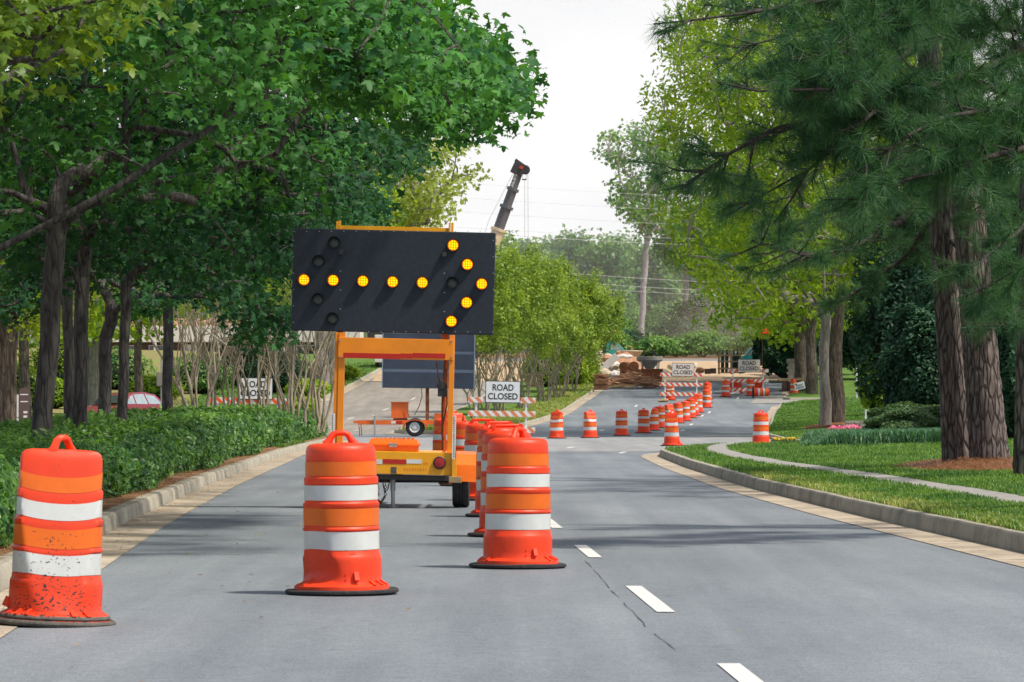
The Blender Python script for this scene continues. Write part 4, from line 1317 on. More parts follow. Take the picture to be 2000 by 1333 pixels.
def leaves(name, attr, per, sig, size, tmpl, mat, parent, up=.8, out_c=None, outw=.4, jitter=.6, clump=.5, svar=.25):
    n = len(attr) * per
    base = np.repeat(attr, per, axis=0)
    off = np.clip(rng.normal(size=(n, 3)), -1.7, 1.7) * np.array(sig)
    pos = base + off
    nrm = rng.normal(size=(n, 3)) * jitter; nrm[:, 2] += up
    if out_c is not None:
        o = pos - np.array(out_c); o /= (np.linalg.norm(o, axis=1, keepdims=True) + 1e-6); nrm += o * outw
    Rm = frames(nrm, rng.uniform(0, 2 * np.pi, n))
    sc = size * rng.uniform(1 - svar, 1 + svar, n)
    tc = np.repeat(rng.uniform(0, 1, len(attr)), per)
    tint = np.clip(clump * tc + (1 - clump) * rng.uniform(0, 1, n), 0, 1)
    return scatter(name, tmpl[0], tmpl[1], pos, Rm, sc, tint, mat, parent)


def trunk_line(x0, y0, x1, y1, d, n=8, bend=0.0, z0=None):
    a, b = at(x0, y0, d), at(x1, y1, d)
    if z0 is not None: a = Vector((a.x, a.y, z0))
    pts = []
    for i in range(n):
        t = i / (n - 1); p = a.lerp(b, t); p.x += bend * math.sin(math.pi * t) + .012 * math.sin(i * 2.1); p.y += .012 * math.cos(i * 1.7)
        pts.append(tuple(p))
    return pts


# ------------------------------------------------------------------ maples along the left bank
def maple(label, trunk, attr, rb, per, size, mat='leaf_maple', sig=(.26, .26, .15), group='maples in the left hedge', up=.75, flare=.25, bark='bark_maple'):
    root = empty('maple_tree', trunk[0], 0, label, 'tree', group)
    org = np.array(trunk[0])
    nd, ch, r = skeleton(trunk, attr, rb, .010, .35, .10, .5)
    w = wood('trunk', nd - org, ch, r, MT[bark], root, flare)
    leaves('crown', attr - org, per, sig, size, LEAF_M, MT[mat], root, svar=.42, up=up, out_c=attr.mean(0) - org - np.array([0, 0, .6]), outw=.45, jitter=.5)
    return root


# nearest maple: its trunk stands left of the view, limbs reach over the lane
P0 = [(-250, -330), (820, -330), (880, -20), (925, 45), (905, 75), (940, 120), (1000, 190), (950, 225), (940, 285), (915, 280), (890, 240), (845, 265), (800, 215), (700, 190), (640, 150), (560, 130), (500, 175), (440, 215), (390, 150), (330, 110), (240, 60), (120, 70), (0, 110), (-250, 200)]
A0 = poly_pts(P0, 300, (31, 42))
A0b = poly_pts([(560, 40), (860, 20), (945, 110), (995, 190), (935, 280), (870, 245), (700, 190)], 70, (38, 44))
t0 = [(-6.3, 35.5, .3), (-6.25, 35.5, 1.0), (-6.15, 35.5, 1.7), tuple(at(-150, 560, 35.8)), tuple(at(-20, 495, 36)), tuple(at(120, 425, 36)), tuple(at(230, 365, 36)), tuple(at(330, 300, 36.3)), tuple(at(430, 240, 36.6)), tuple(at(520, 190, 37))]
maple('broad maple whose trunk stands out of view on the left, big leaves overhanging the lane', t0, np.concatenate([A0, A0b]), .032, 66, .110)
A0y = poly_pts([(-150, -250), (330, -250), (260, 60), (150, 110), (60, 130), (-150, 190)], 90, (27, 31))
maple('yellow green maple branches hanging in at the top left corner', [(-6.1, 26.5, .3), (-6.1, 26.6, 1.5), (-5.9, 26.8, 2.6), tuple(at(-500, 350, 27.2)), tuple(at(-250, 260, 27.6)), tuple(at(-60, 190, 28)), tuple(at(70, 125, 28.5))], A0y, .035, 40, .105, 'leaf_maple_y')
P1 = [(-150, -420), (700, -420), (840, -60), (880, 120), (850, 255), (720, 320), (580, 390), (430, 430), (260, 400), (90, 420), (-150, 500)]
maple('leaning grey maple with the thickest trunk, leftmost in the hedge', trunk_line(72, 860, 110, 400, 50, 9, .03, .30), poly_pts(P1, 300, (46, 57)), .125, 52, .118)
P2 = [(-60, 60), (600, 60), (790, 230), (800, 320), (620, 430), (460, 500), (320, 470), (150, 490), (0, 560)]
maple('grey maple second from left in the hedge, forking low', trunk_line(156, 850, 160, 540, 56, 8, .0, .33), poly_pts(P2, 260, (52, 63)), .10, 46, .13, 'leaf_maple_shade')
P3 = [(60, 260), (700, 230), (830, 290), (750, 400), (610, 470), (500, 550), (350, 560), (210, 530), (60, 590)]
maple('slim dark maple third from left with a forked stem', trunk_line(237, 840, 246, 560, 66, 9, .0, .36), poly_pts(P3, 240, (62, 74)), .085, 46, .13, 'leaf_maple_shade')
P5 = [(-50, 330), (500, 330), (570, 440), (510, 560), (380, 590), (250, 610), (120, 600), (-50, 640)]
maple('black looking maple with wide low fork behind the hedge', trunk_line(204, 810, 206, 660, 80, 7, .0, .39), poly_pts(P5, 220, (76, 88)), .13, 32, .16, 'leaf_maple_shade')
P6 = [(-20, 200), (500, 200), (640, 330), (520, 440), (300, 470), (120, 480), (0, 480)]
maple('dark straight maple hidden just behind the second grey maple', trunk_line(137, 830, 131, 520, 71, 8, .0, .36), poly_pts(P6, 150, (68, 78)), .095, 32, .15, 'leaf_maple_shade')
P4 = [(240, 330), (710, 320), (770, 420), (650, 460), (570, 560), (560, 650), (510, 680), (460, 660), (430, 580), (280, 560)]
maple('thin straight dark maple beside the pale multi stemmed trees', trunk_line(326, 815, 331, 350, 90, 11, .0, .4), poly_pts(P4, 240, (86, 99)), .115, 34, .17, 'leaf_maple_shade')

for (tx, td, lab) in ((-7.5, 44, 'added maple behind the leaning grey maple, high crown shading the upper left'), (-9.5, 60, 'added maple set back from the hedge, high crown shading the limbs')):  # added maples: high crowns placed above the view to shade the canopy
    att = np.concatenate([ell_pts((tx + 1.8, td + 1, 7.6), (4.6, 7.5, 1.9), 230, .1), ell_pts((tx - .5, td, 5.6), (2.5, 6, 1.6), 80, .1)])
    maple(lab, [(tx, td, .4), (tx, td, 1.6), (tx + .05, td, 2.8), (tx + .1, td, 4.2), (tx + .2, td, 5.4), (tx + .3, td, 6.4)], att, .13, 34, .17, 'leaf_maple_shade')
# ------------------------------------------------------------------ clipped hedge on the left bank
def hedge(label, ds, front, depth, top, mat, size0, dens, seed, name='hedge'):
    """front(d): x of the hedge foot; hull plus a shell of leaves"""
    root = empty(name, (front(ds[0]), ds[0], bankA(front(ds[0]), ds[0])), 0, label, 'hedge')
    org = np.array(root.location)
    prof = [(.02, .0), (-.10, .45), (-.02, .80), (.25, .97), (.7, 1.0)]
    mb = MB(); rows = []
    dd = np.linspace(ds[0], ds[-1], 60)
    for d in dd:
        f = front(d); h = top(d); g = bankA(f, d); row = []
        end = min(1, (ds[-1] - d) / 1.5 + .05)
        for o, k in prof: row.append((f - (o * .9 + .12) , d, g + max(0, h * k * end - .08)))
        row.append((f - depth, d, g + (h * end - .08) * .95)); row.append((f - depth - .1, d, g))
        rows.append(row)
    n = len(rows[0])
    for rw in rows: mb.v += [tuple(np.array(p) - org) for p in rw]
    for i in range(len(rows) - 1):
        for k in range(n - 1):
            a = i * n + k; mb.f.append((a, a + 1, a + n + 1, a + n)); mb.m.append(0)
    mb.build('branches', MT['hull_dark'], root)  # solid dark hull painted as the shade behind the hedge leaves
    # leaves
    N_ = dens
    u = rng.uniform(0, 1, N_)
    d = ds[0] * (ds[-1] / ds[0]) ** u          # more leaves near the camera end
    s = rng.uniform(0, 1, N_)
    f = np.interp(d, dd, [front(x) for x in dd]); h = np.interp(d, dd, [top(x) for x in dd]); gg = np.interp(d, dd, [bankA(front(x), x) for x in dd])
    end = np.clip((ds[-1] - d) / 1.5 + .05, 0, 1) ** .5
    isfront = s < .5
    k = np.where(isfront, s / .5, 1.0)
    lump = np.array([mnoise.noise(Vector((dv * .9 + seed, kv * 2.0 + fv, 1.7))) for dv, kv, fv in zip(d, k * 1.0, np.where(isfront, 0, s * 6))])
    lump2 = np.array([mnoise.noise(Vector((dv * 3.3 + seed, kv * 4.0, sv * 9))) for dv, kv, sv in zip(d, k, s)])
    bulge = np.interp(k, [0, .45, .8, 1], [.0, .12, .04, -.2])
    x = np.where(isfront, f + bulge + .10 * lump + .04 * lump2, f - .2 - (s - .5) / .5 * (depth - .2))
    z = gg + np.where(isfront, k * h * .95 * end, h * end * (1 + .0 * s)) + np.where(isfront, 0, .13 * lump + .05 * lump2)
    inward = rng.exponential(.05, N_) - np.where(rng.uniform(0, 1, N_) < .10, rng.uniform(0, .10, N_), 0)
    nx = np.where(isfront, .8, .1); nz = np.where(isfront, .55, 1.0)
    pos = np.stack([x - inward * nx, d, z - inward * nz], 1)
    nrm = rng.normal(size=(N_, 3)) * .55; nrm[:, 0] += nx; nrm[:, 2] += nz; nrm[:, 1] -= .35
    Rm = frames(nrm, rng.uniform(0, 6.28, N_))
    sc = np.maximum(size0, size0 * d / 45) * rng.uniform(.5, 1.45, N_)
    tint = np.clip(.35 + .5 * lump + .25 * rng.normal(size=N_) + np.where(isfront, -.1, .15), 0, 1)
    scatter('foliage', LEAF_S[0], LEAF_S[1], pos - org, Rm, sc, tint, MT[mat], root)
    return root


fr_h = lambda d: edgeA(min(d, 116)) - .26 - .12 * math.sin(d * .35) - (0 if d < 104 else (d - 104) * .04)
hedge('long dark green clipped hedge along the left kerb under the maples', (17, 107), fr_h, 3.2,
      lambda d: ip(d, [17, 30, 50, 70, 90, 107], [.62, .62, .66, .72, .82, .86]) + .05 * math.sin(d * .5), 'leaf_hedge', .072, 120000, 3)
hedge('rounded glossy hedge at the far end of the left bank, beside the junction', (110, 139), lambda d: edgeA(min(d, 132)) - .35 - .25 * ((d - 124) / 14) ** 2, 4.5,
      lambda d: .74 + .05 * math.sin(d), 'leaf_hedge', .075, 30000, 8)

# straw mulch in front of the hedge, loose strands
def strands(name, xs, ds, zf, ln, mat, label=None, w=.006, lift=.015):
    n = len(xs); a = rng.uniform(0, 2 * np.pi, n); L_ = ln * rng.uniform(.5, 1.4, n)
    z = np.array([zf(x, d) for x, d in zip(xs, ds)]) + rng.uniform(.002, lift, n)
    dx, dy = np.cos(a) * L_ / 2, np.sin(a) * L_ / 2
    px, py = -np.sin(a) * w, np.cos(a) * w
    hz = rng.uniform(0, lift, n)
    V = np.stack([np.stack([xs - dx - px, ds - dy - py, z], 1), np.stack([xs - dx + px, ds - dy + py, z], 1), np.stack([xs + dx, ds + dy, z + hz], 1)], 1).reshape(-1, 3)
    T = np.arange(n * 3).reshape(-1, 3)
    o = np_mesh(name, V, T, mat, None, np.repeat(rng.uniform(0, 1, n), 3))
    return tag(o, kind='stuff')
n = 9000; d_ = 18 * (110 / 18) ** rng.uniform(0, 1, n)
x_ = np.array([edgeA(v) for v in d_]) + .01 - rng.uniform(0, 1, n) ** 1.4 * .6
o = strands('pine_straw', x_, d_, bankA, .16, MT['straw'], lift=.03); tag(o, 'rust brown pine straw strewn between the left kerb and hedge', 'mulch')

# ------------------------------------------------------------------ crepe myrtles (pale multi-stemmed trees)
def myrtle(label, x, d, zb, stems, hw, h_clear, crown_c, crown_r, ncl, per, size, group, mat='leaf_myrtle', rb=.05):
    root = empty('crepe_myrtle', (PX(x, d), d, zb), 0, label, 'tree', group)
    mb = MB(); cl = []
    cc = np.array(crown_c); crd = np.array(crown_r)
    for i in range(stems):
        a = 2 * math.pi * (i + rng.uniform(-.3, .3)) / stems; r0 = rng.uniform(.06, .32)
        p0 = Vector((r0 * math.cos(a), r0 * math.sin(a), -.1))
        e = rng.uniform(.45, 1.0)
        q = Vector((hw * e * math.cos(a), hw * e * math.sin(a), h_clear * rng.uniform(.85, 1.15)))
        mid = p0.lerp(q, .45); mid.x *= .65; mid.y *= .65
        pts = []
        for k in range(9):
            t = k / 8; p = p0 * (1 - t) ** 2 + mid * 2 * t * (1 - t) + q * t * t
            pts.append(p + Vector(rng.normal(0, .025, 3)) + Vector((.05 * math.sin(t * 7 + i), .05 * math.cos(t * 6 + i * 2), 0)) * (k > 0))
        rr = rb * rng.uniform(.7, 1.15)
        mb.tube(pts, [rr * (1 - .5 * k / 8) for k in range(9)], 7, caps=False)
        for b in range(5):
            k = random.randint(4, 8); s0 = pts[k]
            tgt = Vector(cc + rng.normal(size=3) * .45 * crd); tgt = s0.lerp(tgt, rng.uniform(.3, .75)); tgt.z = max(tgt.z, s0.z + .4)
            m1 = s0.lerp(tgt, .5) + Vector(rng.normal(0, .12, 3))
            mb.tube([s0, s0.lerp(m1, .6), m1, m1.lerp(tgt, .6), tgt], [rr * .42, rr * .36, rr * .3, rr * .22, .008], 5, caps=False)
    mb.build('trunk', MT['bark_pale'], root, smooth=70, fixn=False)
    at_ = ell_pts(cc, crd, ncl, .3)
    # upright shoots breaking the outline
    top = at_[at_[:, 2] > cc[2] + .2 * crd[2]]
    sh = top + np.stack([rng.normal(0, .15, len(top)), rng.normal(0, .15, len(top)), rng.uniform(.15, .85, len(top))], 1)
    at_ = np.concatenate([at_, sh])
    leaves('crown', at_, per, (.20, .20, .22), size, LEAF_S, MT[mat], root, up=.7, out_c=cc, outw=.5, jitter=.7, clump=.7)
    return root


GL = 'pale stemmed crepe myrtles at the end of the left bank'
for x, d, stems, hw, lab in ((385, 112, 9, 1.5, 'leftmost crepe myrtle on the left bank, a fan of bare pale stems'),
                             (440, 118, 8, 1.3, 'crepe myrtle with thin upright stems, second on the left bank'),
                             (505, 122, 8, 1.3, 'crepe myrtle in front of the half hidden road closed sign'),
                             (565, 118, 9, 1.5, 'crepe myrtle with stems spreading right, before the arrow board edge'),
                             (612, 124, 9, 1.5, 'crepe myrtle with dense thin stems directly left of the arrow board')):
    myrtle(lab, x, d, .45, stems, hw, 3.0, (0, 0, 5.1), (2.2, 2.2, 2.0), 95, 42, .13, GL)
GM = 'crepe myrtles on the median past the junction'
for x, d, hw, cc, crd, lab in ((938, 196, 1.6, (0, 0, 5.2), (2.3, 2.3, 2.4), 'median crepe myrtle partly behind the dark message panel'),
                          (975, 203, 1.6, (.2, 0, 5.6), (2.4, 2.4, 2.5), 'median crepe myrtle above the near road closed sign'),
                          (1022, 213, 1.6, (.2, 0, 5.4), (2.5, 2.4, 2.7), 'tallest median crepe myrtle, right behind the near road closed sign'),
                          (1062, 226, 1.7, (.3, 0, 4.9), (2.5, 2.4, 2.7), 'median crepe myrtle standing in the mown strip near the kerb'),
                          (1092, 233, 1.7, (.6, 0, 4.5), (2.4, 2.4, 2.5), 'median crepe myrtle second from the right end'),
                          (1118, 243, 1.6, (.9, 0, 4.0), (2.3, 2.3, 2.3), 'rightmost median crepe myrtle leaning over the road')):
    myrtle(lab, x, d, zr(d) + .14, 8, hw, 2.5, cc, crd, 140, 46, .20, GM, rb=.06)

# lime green shrubs behind the median trees
def shrub(name, label, x, d, zb, rad, n, size, mat, cat='shrub', group=None, tm=LEAF_S, hull=True, up=.6, stemmat='bark_oak', shag=.10):
    root = empty(name, (PX(x, d), d, zb), 0, label, cat, group)
    rx_, ry_, rz_ = rad
    mb = MB()
    for k in range(7):
        a = k * .9; mb.tube([(0.05 * math.cos(a), .05 * math.sin(a), -.05), (rx_ * .35 * math.cos(a), ry_ * .35 * math.sin(a), rz_ * .8), (rx_ * .6 * math.cos(a), ry_ * .6 * math.sin(a), rz_ * 1.4)], [.04, .03, .01], 5)
    mb.build('stem', MT[stemmat], root)
    v = rng.normal(size=(n, 3)); v /= np.linalg.norm(v, axis=1, keepdims=True); v[:, 2] = np.where(v[:, 2] < -.75, -v[:, 2], v[:, 2])
    lump = np.array([mnoise.noise(Vector((q[0] * 2.2 + x, q[1] * 2.2, q[2] * 2.2 + d))) for q in v])
    rr = (1 + .28 * lump + .5 * (shag - .10) * rng.normal(size=n)) * (1 - np.minimum(rng.exponential(shag, n), .9))
    pos = v * rr[:, None] * np.array(rad) + np.array([0, 0, rz_ * .92])
    pos[:, 2] = np.maximum(pos[:, 2], .02)
    nrm = v * .7 + rng.normal(size=(n, 3)) * .5; nrm[:, 2] += up
    tint = np.clip(.45 + .6 * lump + .2 * rng.normal(size=n), 0, 1)
    scatter('foliage', tm[0], tm[1], pos, frames(nrm, rng.uniform(0, 6.28, n)), size * rng.uniform(.7, 1.3, n), tint, MT[mat], root)
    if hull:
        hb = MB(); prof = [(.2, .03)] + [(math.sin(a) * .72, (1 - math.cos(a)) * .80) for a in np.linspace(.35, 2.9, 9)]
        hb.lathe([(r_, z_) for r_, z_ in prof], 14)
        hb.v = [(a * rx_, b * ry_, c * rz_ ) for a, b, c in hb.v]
        hb.build('branches', MT['hull_dark'], root, smooth=60)  # closed dark hull, its colour standing for shade inside the shrub
    return root


GS = 'lime green shrubs on the median'
for x, d, rad, lab in ((1065, 252, (1.5, 1.6, 1.2), 'lime green shrub behind the median trees, left one'), (1105, 254, (1.6, 1.6, 1.15), 'lime green shrub behind the median trees, middle one'), (1138, 256, (1.1, 1.4, 1.15), 'lime green shrub at the right end of the median, by the bundled bark')):
    shrub('shrub', lab, x, d, zr(d) + .1, rad, 5200, .15, 'leaf_lime', group=GS)

# ------------------------------------------------------------------ broadleaf trees, generic
def tree(name, label, trunk, attr, rb, per, sig, size, mat, bark, tm=LEAF_CL, group=None, rtip=.02, step=.8, flare=.3, up=.5, clump=.6, lift=.15, jit=.7):
    root = empty(name, trunk[0], 0, label, 'tree', group)
    org = np.array(trunk[0])
    nd, ch, r = skeleton(trunk, attr, rb, rtip, step, lift, .6)
    wood('trunk', nd - org, ch, r, MT[bark], root, flare, 10)
    leaves('crown', attr - org, per, sig, size, tm, MT[mat], root, up=up, out_c=attr.mean(0) - org, outw=.6, jitter=jit, clump=clump)
    return root


def gt(x, d, z0, z1, n=7, lean=0.0):
    return [(PX(x, d) + lean * (i / (n - 1)) ** 1.5 + .05 * math.sin(i * 1.9), d + .05 * math.cos(i * 2.3), z0 + (z1 - z0) * i / (n - 1)) for i in range(n)]


GO = 'broad oaks over the far right lawn'
PO1 = [(1345, 30), (1300, 150), (1290, 230), (1330, 320), (1310, 430), (1345, 520), (1390, 580), (1405, 625), (1470, 640), (1540, 625), (1600, 590), (1700, 560), (1800, 500), (1850, 300), (1800, -250), (1400, -250)]
zc = bankC(11.9, 155)
tree('oak_tree', 'oak with a smooth pale straight trunk on the far right lawn', gt(1611, 155, zc - .1, 6.5), poly_pts([(p[0] , p[1]) for p in PO1], 420, (148, 166)), .19, 84, (.55, .55, .38), .25, 'leaf_oak', 'bark_grey', LEAF_OAK, GO)
zc = bankC(13.2, 165)
PO2 = [(1380, -200), (1330, 60), (1340, 200), (1400, 400), (1430, 560), (1480, 630), (1560, 650), (1640, 610), (1720, 640), (1820, 620), (1900, 300), (1880, -250)]
tree('oak_tree', 'oak with a broad dark trunk just right of the pale trunk', gt(1631, 165, zc - .1, 7), poly_pts(PO2, 360, (160, 182)), .32, 72, (.6, .6, .4), .28, 'leaf_oak', 'bark_oak', LEAF_OAK, GO)
tree('oak_tree', 'oak with a brown trunk standing behind the timber stack', gt(1585, 240, zr(240) + .2, 9), poly_pts([(1390, 350), (1380, 520), (1420, 600), (1500, 650), (1600, 660), (1720, 620), (1750, 350)], 150, (235, 255)), .30, 40, (.8, .8, .55), .45, 'leaf_oak', 'bark_oak', LEAF_CL, GO)
tree('oak_tree', 'dark trunked oak beside the grey stone pillar', gt(1564, 247, zr(247) + .2, 9), poly_pts([(1420, 300), (1430, 560), (1480, 640), (1560, 660), (1640, 630), (1660, 300)], 120, (247, 268)), .36, 40, (.8, .8, .55), .45, 'leaf_oak', 'bark_oak', LEAF_CL, GO)
for ox, od, orx in ((1611, 154, 1.5), (1634, 164, 1.9)):
    mb = MB()
    for i in range(5):
        for k in range(24):
            a = 2 * math.pi * k / 24; q = (1 + .2 * mnoise.noise(Vector((math.cos(a) * 2, math.sin(a) * 2, ox)))) * i / 4
            x = PX(ox, od) + .3 + orx * q * math.cos(a); d = od + 6 * q * math.sin(a)
            mb.v.append((x, d, bankC(x, d) + .16 * (1 - (i / 4) ** 2) + .008 - .04 * (i == 4)))
    for i in range(4):
        for k in range(24):
            a0 = i * 24 + k; a1 = i * 24 + (k + 1) % 24; mb.f.append((a0, a1, a1 + 24, a0 + 24)); mb.m.append(0)
    tag(mb.build('mulch', MT['mulch'], smooth=60), kind='structure')
# pale sunlit tree behind the maples
tree('tree', 'sunlit yellow green tree rising behind the arrow board', gt(770, 262, zr(262), 10), poly_pts([(640, 330), (720, 270), (800, 250), (850, 290), (905, 280), (870, 320), (935, 345), (880, 360), (870, 410), (830, 440), (780, 520), (640, 520)], 190, (255, 275)), .4, 44, (.75, .75, .40), .38, 'leaf_pale', 'bark_grey', LEAF_CL)
# tall bare-stemmed tree
trunk = gt(1252, 345, zr(345), 15, 11, .5)
PT = [(1215, 250), (1180, 270), (1165, 300), (1190, 330), (1205, 400), (1225, 410), (1260, 470), (1300, 440), (1330, 380), (1340, 300), (1320, 250), (1280, 225), (1250, 240)]
tree('tall_tree', 'tall slender tree with a long bare trunk and open airy crown', trunk, poly_pts(PT, 150, (339, 352)), .25, 27, (.55, .55, .34), .40, 'leaf_far', 'bark_silver', LEAF_CL, None, .035, 1.0, .2, lift=.3)
# trees behind the left bank
GB = 'trees on the slope behind the left bank'
for x, d, z1, poly, rb, mat, bark, lab in (
        (12, 118, 5.2, [(-150, 250), (250, 250), (300, 480), (200, 600), (80, 640), (-150, 650)], .33, 'leaf_oak', 'bark_oak', 'stout brown barked tree at the far left edge behind the sign'),
        (48, 170, 7, [(-100, 350), (250, 350), (280, 580), (150, 640), (-80, 640)], .22, 'leaf_oak', 'bark_oak', 'thin dark tree just right of the stout left edge tree'),
        (182, 180, 7, [(60, 350), (400, 350), (420, 540), (330, 620), (150, 650), (60, 610)], .45, 'leaf_oak', 'bark_grey', 'pale barked tree seen between the grey maples'),
        (270, 215, 8, [(150, 350), (520, 350), (520, 540), (420, 600), (300, 640), (200, 610)], .2, 'leaf_oak', 'bark_oak', 'slim brown tree on the sunny slope behind the parked car'),
        (628, 248, 9, [(380, 350), (760, 350), (740, 560), (600, 620), (420, 620)], .38, 'leaf_oak', 'bark_grey', 'pale trunk tree behind the stems left of the arrow board, left one'),
        (648, 255, 9, [(480, 350), (780, 350), (760, 560), (650, 600), (500, 610)], .34, 'leaf_oak', 'bark_grey', 'pale trunk tree behind the stems left of the arrow board, right one')):
    tree('tree', lab, gt(x, d, zr(d) + .2, z1), poly_pts(poly, 130 if d > 150 else 170, (d - 5, d + 9)), rb, 38 if d > 150 else 60, (.7, .7, .45), .34 if d > 150 else .2, mat, bark, LEAF_CL, GB)

# ------------------------------------------------------------------ background woodland
GF = 'woodland trees beyond the works'
spec = [(930, 470, 395), (985, 452, 402), (1035, 470, 392), (1085, 455, 410), (1130, 448, 398), (1180, 470, 390), (1215, 440, 415), (1275, 470, 395), (1330, 455, 405), (1390, 480, 396), (1450, 500, 400), (1510, 480, 404),
        (860, 470, 400), (780, 450, 405), (690, 470, 398), (600, 440, 404), (500, 430, 400), (400, 450, 398), (300, 430, 405), (200, 430, 400), (90, 430, 398), (0, 440, 402), (1590, 460, 400), (1680, 440, 398), (1780, 430, 402), (1880, 440, 398), (1980, 440, 400)]
for k, (x, ytop, d) in enumerate(spec):
    b = zr(d); ht = HC + (HY - ytop) * d / F - b
    c0 = PX(x, d)
    attr = np.concatenate([ell_pts((c0, d, b + ht * .70), (2.5, 2.5, ht * .30), 60, .3), ell_pts((c0 + rng.uniform(-1.2, 1.2), d - 1, b + ht * .40), (2.7, 2.5, ht * .30), 55, .3), ell_pts((c0, d - 2, b + ht * .15), (2.6, 2.0, ht * .16), 28, .2)])
    lab = ('woodland tree number from the left edge of the view' if False else None)
    rr_ = 'left of the arrow board' if x < 700 else ('behind the arrow board and crane' if x < 960 else ('between the crane and the tall bare trunk tree' if x < 1240 else ('between the tall bare trunk tree and the oaks' if x < 1460 else 'behind the oaks and pines on the right')))
    lab = 'hazy green woodland tree ' + rr_
    tree('woodland_tree', lab, gt(x, d, b, b + ht * .75, 6), attr, .3, 34, (.62, .62, .45), .52, 'leaf_far', 'bark_grey', LEAF_CL, GF + ', ' + rr_, .03, 1.3, .2)
for k, (x, d, lab) in enumerate(((1337, 362, 'grey slim trunk in the dusty wood, left of the gas bottle rack'), (1385, 350, 'pale thin trunk in the dusty wood, behind the gas bottle rack'), (1432, 330, 'pale thick trunk in the dust behind the far right barricade'))):
    tree('woodland_tree', lab, gt(x, d, zr(d), zr(d) + 8, 7, .2), ell_pts((PX(x, d), d, zr(d) + 10.5), (2.6, 2.4, 3.0), 90, .3), (.22, .2, .36)[k], 34, (.6, .6, .4), .45, 'leaf_far', 'bark_grey', LEAF_CL, 'slim trunks in the dusty wood', .03, 1.2, .2)

GV = 'undergrowth bushes along the edge of the far woodland'
for k, (x, d, r_, h_) in enumerate(((1175, 318, 2.3, 1.3), (1222, 323, 2.2, 1.1), (1287, 316, 2.0, .85), (1325, 324, 2.4, 1.5), (1372, 317, 2.3, 1.05), (1425, 323, 2.4, 1.6), (1490, 317, 2.3, 1.2), (1550, 320, 2.4, 1.5), (1350, 330, 2.5, 2.3), (1190, 332, 2.4, 1.9), (1160, 365, 2.6, 1.9), (1215, 372, 2.8, 2.3), (1275, 362, 2.6, 1.8), (1320, 370, 2.8, 2.4), (1370, 361, 2.4, 1.6), (1420, 372, 2.8, 2.1), (1470, 364, 2.8, 1.8), (1525, 370, 3.0, 2.4), (1100, 370, 2.8, 2.0), (1040, 366, 2.8, 2.0), (980, 372, 2.8, 2.0))):
    shrub('bush', 'green undergrowth bush at the foot of the hazy woodland', x, d, zr(d) - .1, (r_, 1.8, h_), 3600, .30, 'leaf_dark' if k in (1, 3, 5, 8) else 'leaf_far', group=GV, hull=False, shag=.32)
# ------------------------------------------------------------------ right bank: pines
def pine_trunk_mesh(parent, base, topz, r0, r1, lean, name='trunk', n=56, m=150, seed=0.0):
    mb = MB(); top = Vector((base[0] + lean[0], base[1] + lean[1], topz))
    V = []
    for i in range(m):
        t = i / (m - 1); c = Vector((lean[0] * t + .04 * math.sin(t * 5 + seed), lean[1] * t, (topz - base[2]) * t - .1 * (i == 0)))
        rr = r0 + (r1 - r0) * t + r0 * .14 * math.exp(-t * 18)
        for k in range(n):
            a = 2 * math.pi * k / n
            q = Vector((math.cos(a) * rr / .05, math.sin(a) * rr / .05, c.z / .17 + seed * 7))
            q = q + Vector((mnoise.noise(q * .6), mnoise.noise(q * .6 + Vector((9, 0, 0))), 1.4 * mnoise.noise(q * .5 + Vector((0, 7, 0)))))
            dd = mnoise.voronoi(q, distance_metric='DISTANCE', exponent=2.5)[0]
            e = max(0.0, min(1.0, (dd[1] - dd[0]) * 2.2))
            r2 = rr * (1 - .075 * (1 - e)) + .006 * mnoise.noise(q * 2)
            V.append((c.x + r2 * math.cos(a), c.y + r2 * math.sin(a), c.z))
    mb.v = V
    for i in range(m - 1):
        for k in range(n):
            a0 = i * n + k; a1 = i * n + (k + 1) % n; mb.f.append((a0, a1, a1 + n, a0 + n)); mb.m.append(0)
    return mb.build(name, MT['bark_pine'], parent, smooth=80, fixn=False)


def needles(name, tips, dirs, per, ln, parent, mat='needle'):
    n = len(tips) * per
    P = np.repeat(tips, per, 0); D = np.repeat(dirs, per, 0)
    back = rng.uniform(0, .16, n)
    P = P - D * back[:, None]
    v = rng.normal(size=(n, 3)); v /= np.linalg.norm(v, axis=1, keepdims=True)
    q = v + D * rng.uniform(.25, 1.1, n)[:, None]; q[:, 2] -= .10
    q /= np.linalg.norm(q, axis=1, keepdims=True)
    L_ = ln * rng.uniform(.7, 1.15, n)
    s = np.cross(q, rng.normal(size=(n, 3))); s /= np.linalg.norm(s, axis=1, keepdims=True)
    w = .0028
    E = P + q * L_[:, None]; E[:, 2] -= .02
    V = np.stack([P - s * w, P + s * w, E + s * w * .5], 1).reshape(-1, 3)
    T = np.arange(n * 3).reshape(-1, 3)
    tint = np.repeat(np.clip(np.repeat(rng.uniform(0, 1, len(tips)), per) * .6 + rng.uniform(0, .4, n), 0, 1), 3)
    return np_mesh(name, V, T, MT[mat], parent, tint)


